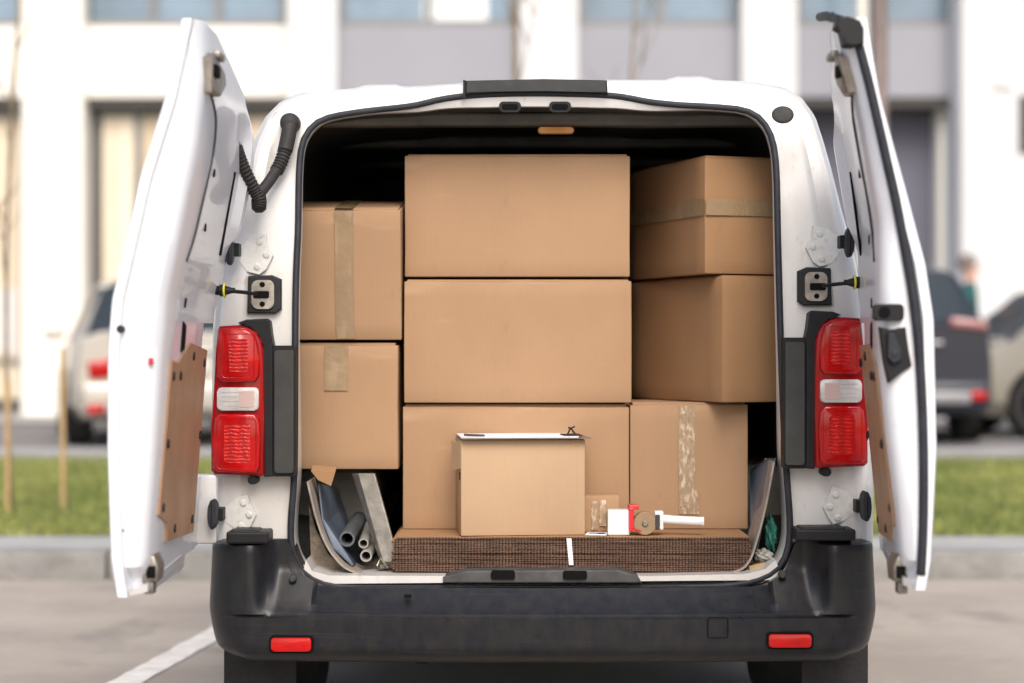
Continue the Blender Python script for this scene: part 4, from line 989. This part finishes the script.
x0, x1, z0, z1 = frombox(630.3, 403.5, 748, 529.3, YB-.005)
carton('cardboard_box', 'cardboard box with crinkled clear tape down its front, bottom of the right column', ((x0+x1)/2, YB+.19, z0+.001), (x1-x0, .38, z1-z0-.0055), 0, 0, 'card',
       tapes=(('v', -.032, .018, .045, .378, 'tapel'), ('v', -.018, .030, .045, .12, 'tapel')), seed=8)
# flattened cardboard bundle
zb = P(0, 571.5, 5.57).z; zt = P(0, 537, 5.57).z
bun = empty('cardboard_bundle', (.10, 5.85, zb), 'strapped bundle of flattened cardboard boxes with dark corrugated edges, along the rear sill', 'cardboard bundle')
NS = 17; th = (zt-zb)/NS
for k in range(NS):
    bm = NB(); xa = P(392.5, 0, 5.57).x+random.uniform(-.004, .004)+(.006 if k % 5 == 0 else 0)+(.012 if k == NS-1 else 0); xb = P(751, 0, 5.57).x+random.uniform(-.007, .006); y0 = 5.57+random.uniform(-.003, .003)
    n = 36; zc = zb+th*(k+.5); hh = th*.37
    def zz(x): return .0007*math.sin(x*9+k*.8)+.0003*math.sin(x*37+k)
    vt = []; 
    for i in range(n+1):
        x = xa+(xb-xa)*i/n; yy = y0+.0012*math.sin(x*23+k*2)
        vt.append([bm.verts.new((x, yy, zc-hh+zz(x))), bm.verts.new((x, yy, zc+hh+zz(x))), bm.verts.new((x, 6.22, zc+hh)), bm.verts.new((x, 6.22, zc-hh))])
    for A, B in zip(vt, vt[1:]):
        for j, mi in ((0, 1), (1, 0), (2, 1), (3, 0)):
            f = bm.faces.new((A[j], A[(j+1) % 4], B[(j+1) % 4], B[j])); f.material_index = mi
    for q in (vt[0], vt[-1]): f = bm.faces.new(q); f.material_index = 1
    link('cardboard_sheet', bm, ['card2', 'edge'], bun)
bm = NB(); slab(bm, [P(x, y, 5.560) for x, y in ((566.5, 538.5), (571.5, 538.5), (573.5, 565), (569, 565))], (0, .004, 0)); link('white_strap', bm, 'white', bun)

# small pale box in front, with open side flap
ZT = zt+.0008
x0, x1, z0, z1 = frombox(461, 438.5, 585.5, 534.5, 5.59)
sb = empty('cardboard_box', ((x0+x1)/2, 5.69, ZT), 'small pale cardboard box standing on the flattened bundle, clipboard on top', 'cardboard box', 'cardboard boxes loaded in the van')
hs = z1-z0
bm = NB(); 
rotm = Matrix.Rotation(R(6.0), 3, 'Z')
a = Vector((x0, 5.59, 0)); ws = (x1-x0)/math.cos(R(6)); 
cc = a+rotm @ Vector((ws/2, .105, 0)); addbox(bm, (cc.x, cc.y, ZT+hs/2), (ws, .21, hs), rotm, bev=.0025)
link('carton', bm, 'cardl', sb, smooth_=35)
bm = NB(); e1 = rotm @ Vector((0, 1, 0)); 
b0 = a+Vector((-.002, 0, 0))+e1*.02
slab(bm, [Vector((b0.x, b0.y, ZT+hs*.97)), Vector((b0.x, b0.y, ZT+hs*.70)), Vector((b0.x, b0.y, ZT+hs*.70))+e1*.05+Vector((-.02, 0, -.01)), Vector((b0.x, b0.y, ZT+hs*.985))+e1*.05+Vector((-.02, 0, 0))], (.003, 0, 0))
link('side_flap', bm, 'cardl', sb)
bm = NB(); p = a+e1*.03; addbox(bm, (p.x-.001, p.y, ZT+hs*.62), (.003, .012, .022)); link('torn_slot', bm, 'hole', sb)
# clipboard
zc = ZT+hs+.002
cb = empty('clipboard', ((x0+x1)/2, 5.7, zc), 'clipboard holding white papers, lying on top of the small pale box', 'clipboard')
c = cc; bm = NB(); addbox(bm, (c.x+.010, c.y-.01, zc+.002), (ws+.016, .235, .003), rotm, bev=.001); link('board', bm, 'board', cb)
bm = NB()
for k in range(2): addbox(bm, (c.x-.008+random.uniform(-.004, .004), c.y-.012, zc+.0052+k*.0022), (ws-.02, .23, .0016), Matrix.Rotation(R(6+random.uniform(-1.5, 1.5)), 3, 'Z'))
link('paper', bm, 'paper', cb)
bm = NB(); pR = c+rotm @ Vector((ws/2-.035, -.06, 0)); 
addbox(bm, (pR.x, pR.y, zc+.010), (.055, .10, .004), rotm, bev=.002)
tube(bm, [(pR.x-.012, pR.y-.03, zc+.012), (pR.x-.004, pR.y-.03, zc+.030), (pR.x+.010, pR.y-.03, zc+.036)], .0025, 6); tube(bm, [(pR.x+.012, pR.y-.03, zc+.012), (pR.x, pR.y-.03, zc+.028), (pR.x-.010, pR.y-.03, zc+.034)], .0025, 6)
link('clip', bm, 'plastic', cb)
bm = NB(); pL = c+rotm @ Vector((-ws/2+.03, -.10, 0)); tube(bm, [(pL.x-.02, pL.y-.02, zc+.014), (pL.x+.04, pL.y-.005, zc+.011)], .0035, 8)
tag(link('pen', bm, 'greyplastic'), 'dark pen lying on the papers at the left end of the clipboard', 'pen')
# little carton with shiny tape
x0, x1, z0, z1 = frombox(578, 495.5, 619.5, 531, 5.70)
carton('cardboard_box', 'tiny cardboard box with shiny tape, half hidden behind the small pale box', ((x0+x1)/2, 5.73, ZT), (x1-x0, .06, z1-ZT), 0, 0, 'card', tapes=(('v', -.022, -.004, .008, .095, 'tapel'), ('v', .002, .022, .02, .098, 'tapel')), seed=12, flaps=False)
# printed slip
bm = NB(); p = P(597, 531, 5.61); addbox(bm, (p.x, 5.625, ZT+.003), (.062, .06, .004), Matrix.Rotation(R(-8), 3, 'Z'), bev=.001)
sp = tag(link('folded_leaflet', bm, 'paper'), 'small folded white leaflet with dark print, between the pale box and the tape gun', 'leaflet')
bm = NB(); addbox(bm, (p.x+.012, 5.612, ZT+.0056), (.026, .03, .001), Matrix.Rotation(R(20), 3, 'Z')); addbox(bm, (p.x-.014, 5.62, ZT+.0056), (.02, .012, .001)); link('dark_print', bm, 'plastic', sp)
# tape gun
Yg = 5.62
tg = empty('tape_dispenser', (P(640, 0, Yg).x, Yg, ZT), 'white hand tape dispenser with red frame and brown tape roll, lying on the cardboard bundle', 'tape dispenser')
zg = lambda py: P(0, py, Yg).z
bm = NB(); x0, x1, z0, z1 = frombox(608, 510.5, 629.5, 530, Yg); addbox(bm, ((x0+x1)/2, Yg+.03, (z1+ZT)/2), (x1-x0, .06, z1-ZT), bev=.002); link('body', bm, 'white', tg)
bm = NB(); boxp(bm, 655, 511.5, 663.5, 530, Yg+.005, Yg+.05, .003); link('roller_housing', bm, 'white', tg)
bm = NB(); c = P(645, 520.5, Yg); lathe(bm, (c.x, Yg-.004, ZT+.034), (0, 1, 0), [(0, .014), (0, .0325), (.002, .034), (.05, .034), (.052, .014)], 32)
rl = link('tape_roll', bm, 'tape', tg, smooth_=30)
bm = NB(); lathe(bm, (c.x, Yg-.0085, ZT+.034), (0, 1, 0), [(0, .007), (.002, .0095), (.006, .0095)], 20); link('roll_hub', bm, 'metal', rl)
bm = NB(); boxp(bm, 629, 508, 634, 531, Yg-.012, Yg+.06, .002); boxp(bm, 629, 505.5, 639, 509.5, Yg-.010, Yg+.055, .002); tube(bm, [P(632, 527, Yg-.012), P(637, 530, Yg-.012), P(641, 530.5, Yg-.012)], .0025, 6)
link('red_frame', bm, 'redpl', tg)
bm = NB(); boxp(bm, 655.5, 515, 660, 530, Yg-.008, Yg+.005, .002); link('cutter', bm, 'greyplastic', tg)
bm = NB(); tube(bm, [P(662, 519, Yg+.02), P(672, 520, Yg+.018), P(690, 521, Yg+.01), P(701, 521.5, Yg+.005)], .0135, 16)
hd = link('handle', bm, 'white', tg, smooth_=30)
bm = NB(); lathe(bm, P(701, 521.6, Yg+.005), (1, -.12, 0), [(0, .0140), (.006, .0150), (.009, .0140), (.0092, .008), (.004, .007)], 18); link('end_cap', bm, 'white', hd)

# floor mat with curled edges
bm = NB()
cur = catmull([(x, y, 0) for x, y in ((306.5, 482), (310, 497), (315, 517), (323, 540), (334, 558), (350, 571.5), (380, 577), (470, 577.5), (600, 577.5), (700, 576.5), (736, 572.5), (750, 562), (758, 540), (767, 505), (775, 462))], 6)
for (Ya, Yb_) in ((5.555, 5.74),):
    A = []; B = []
    cw = [P(v.x, v.y, Ya) for v in cur]
    for i, p in enumerate(cw):
        q = p.copy(); q.y = Yb_; A.append((p, q))
    vv = [(bm.verts.new(p), bm.verts.new(q)) for p, q in A]
    for a_, b_ in zip(vv, vv[1:]): bm.faces.new((a_[0], a_[1], b_[1], b_[0]))
bmesh.ops.recalc_face_normals(bm, faces=bm.faces); bmesh.ops.solidify(bm, geom=list(bm.faces), thickness=.0055)
tag(link('floor_mat', bm, 'mat', smooth_=40), 'thin grey floor mat under the cargo, its edges curling up the side walls', 'floor mat')
# dusty floor corner debris
bm = NB(); addbox(bm, (XC, 5.9, .4645), (1.44, .68, .003)); link('cargo_floor', bm, 'dust', van)
bm = NB(); slab(bm, [P(x, y, 5.66) for x, y in ((309, 505), (316, 530), (328, 554), (352, 574), (320, 574), (311, 560))], (0, .01, 0)); link('dusty_corner', bm, 'dust', van)
# left clutter: sheet, pipes, bar
bm = NB(); slab(bm, [P(*q) for q in ((318, 485, 5.66), (322, 520, 5.64), (333, 548, 5.62), (352, 566, 5.62), (362, 568, 5.9), (350, 540, 6.1), (340, 490, 6.1))], (.004, 0, .004)); 
tag(link('plastic_sheet', bm, 'blue'), 'blue grey plastic sheet curled inside the mat, left of the pipes', 'sheet')
def pipe(px, py, Y, r, m, label, rise=.10, dx=.02):
    a = P(px, py, Y); b_ = Vector((a.x+dx, 7.2, a.z+rise)); bm = NB(); ax = (b_-a)
    lathe(bm, a, ax, [(.35, r*.70), (.02, r*.70), (.0, r*.74), (0, r), (ax.length, r)], 24)
    o = link('pipe', bm, m, smooth_=30); o.data.materials.append(M['hole'])
    return tag(o, label, 'pipe', 'pipes on the van floor')
pipe(347, 539, 5.66, .0235, 'dpipe', 'dark grey pipe, the widest and leftmost of the three at the left')
pipe(363.5, 543.5, 5.63, .0150, 'pipe', 'upper of the two pale pipes, beside the leaning metal bar', .14, -.02)
pipe(366, 556, 5.61, .0175, 'pipe', 'lower of the two pale pipes, nearest the floor')
bm = NB(); 
pa, pb = P(366, 474, 5.66), P(390, 562, 5.60)
dirv = (pa-pb).normalized()
top = [P(358, 474, 5.68), P(374.5, 474, 5.66), P(396, 552, 5.60), P(391, 562, 5.60), P(383, 562, 5.61)]
slab(bm, top, (0, .03, 0), .002); slab(bm, [P(352, 474, 5.74), P(358.5, 474, 5.683), P(383, 561, 5.613), P(378, 556, 5.66)], (.001, .012, 0)); 
tag(link('metal_bar', bm, 'alu'), 'scuffed aluminium bar leaning diagonally under the left boxes', 'metal bar')
bm = NB(); tube(bm, [P(377, 566, 5.60), P(380, 558, 5.61), P(388, 568, 5.60)], .004, 6); addbox(bm, P(383, 566, 5.62), (.03, .03, .012), Matrix.Rotation(.5, 3, 'Z'), bev=.002)
tag(link('metal_bracket', bm, 'metal'), 'small bent metal bracket at the foot of the leaning bar', 'bracket')
bm = NB(); slab(bm, [P(x, y, 5.62) for x, y in ((311, 471), (335, 473), (331, 486), (318, 480))], (0, .05, .015)); 
tag(link('cardboard_scrap', bm, 'card2'), 'torn scrap of cardboard sticking out under the left boxes', 'cardboard scrap')
# right clutter
bm = NB(); slab(bm, [P(768, 458, 5.64), P(775, 458, 5.60), P(757, 548, 5.60), P(751, 556, 5.62), P(750, 470, 5.95)], (.004, .004, 0))
tag(link('metal_sheet', bm, 'blue'), 'blue grey sheet leaning against the right wall beside the taped box', 'sheet')
def crumple(name, px, py, Y, s, m, label, cat, sd):
    rg = random.Random(sd); bm = NB(); bmesh.ops.create_icosphere(bm, subdivisions=3, radius=1)
    for v in bm.verts:
        n = v.co.copy(); k = 1+.22*math.sin(5*n.x+sd)*math.sin(6*n.y)+.18*math.sin(9*n.z+n.x*7)+rg.uniform(-.08, .08); v.co = Vector((n.x*s[0]*k, n.y*s[1]*k, n.z*s[2]*k))+P(px, py, Y)
    return tag(link(name, bm, m), label, cat)
crumple('cloth', 771, 533, 5.64, (.016, .03, .05), 'green', 'green cloth stuffed in the right rear corner of the cargo space', 'cloth', 3)
crumple('rag', 764, 555, 5.60, (.026, .03, .018), 'rag', 'crumpled pale rag above the wood offcut in the right corner', 'rag', 5)
bm = NB(); addbox(bm, P(757, 567.5, 5.585), (.058, .03, .022), Matrix.Rotation(R(-12), 3, 'Y') @ Matrix.Rotation(.3, 3, 'Z'), bev=.003)
tag(link('wood_offcut', bm, 'wood'), 'small pale wood offcut on the sill at the right corner', 'wood offcut')

# ================================================================== CAMERA, LIGHT, RENDER
cd = bpy.data.cameras.new('camera'); cam = bpy.data.objects.new('camera', cd); C.objects.link(cam); S.camera = cam
cam.location = (0, 0, CZ); cam.rotation_euler = (R(90), 0, 0)
cd.sensor_width = 36; cd.lens = F/1024*36; cd.shift_y = (HY-341.5)/1024; cd.clip_end = 2000; cd.clip_start = .05
cd.dof.use_dof = True; cd.dof.focus_distance = 5.5; cd.dof.aperture_fstop = 1.3
W = bpy.data.worlds.new('World'); S.world = W; W.use_nodes = True
nt = W.node_tree; bg = nt.nodes['Background']; sk = nt.nodes.new('ShaderNodeTexSky'); sk.sky_type = 'NISHITA'; sk.sun_disc = False
SUN_EL, SUN_AZ = 46, 172       # azimuth clockwise from +Y; sun behind the camera, to the left
sk.sun_elevation = R(SUN_EL); sk.sun_rotation = R(SUN_AZ); sk.air_density = 1.0; sk.dust_density = 4.5; sk.ozone_density = 1.0
nt.links.new(sk.outputs[0], bg.inputs[0]); bg.inputs[1].default_value = .15
sd = bpy.data.lights.new('sun', 'SUN'); sd.energy = 1.4; sd.angle = R(35); sd.color = (1, .97, .93)
so = bpy.data.objects.new('sun', sd); C.objects.link(so)
dv = Vector((math.sin(R(SUN_AZ))*math.cos(R(SUN_EL)), math.cos(R(SUN_AZ))*math.cos(R(SUN_EL)), math.sin(R(SUN_EL))))
so.rotation_euler = dv.to_track_quat('Z', 'Y').to_euler()
S.view_settings.view_transform = 'Standard'; S.view_settings.look = 'None'; S.view_settings.exposure = .57; S.view_settings.gamma = 1
S.render.engine = 'CYCLES'; S.cycles.samples = 128; S.cycles.use_denoising = True
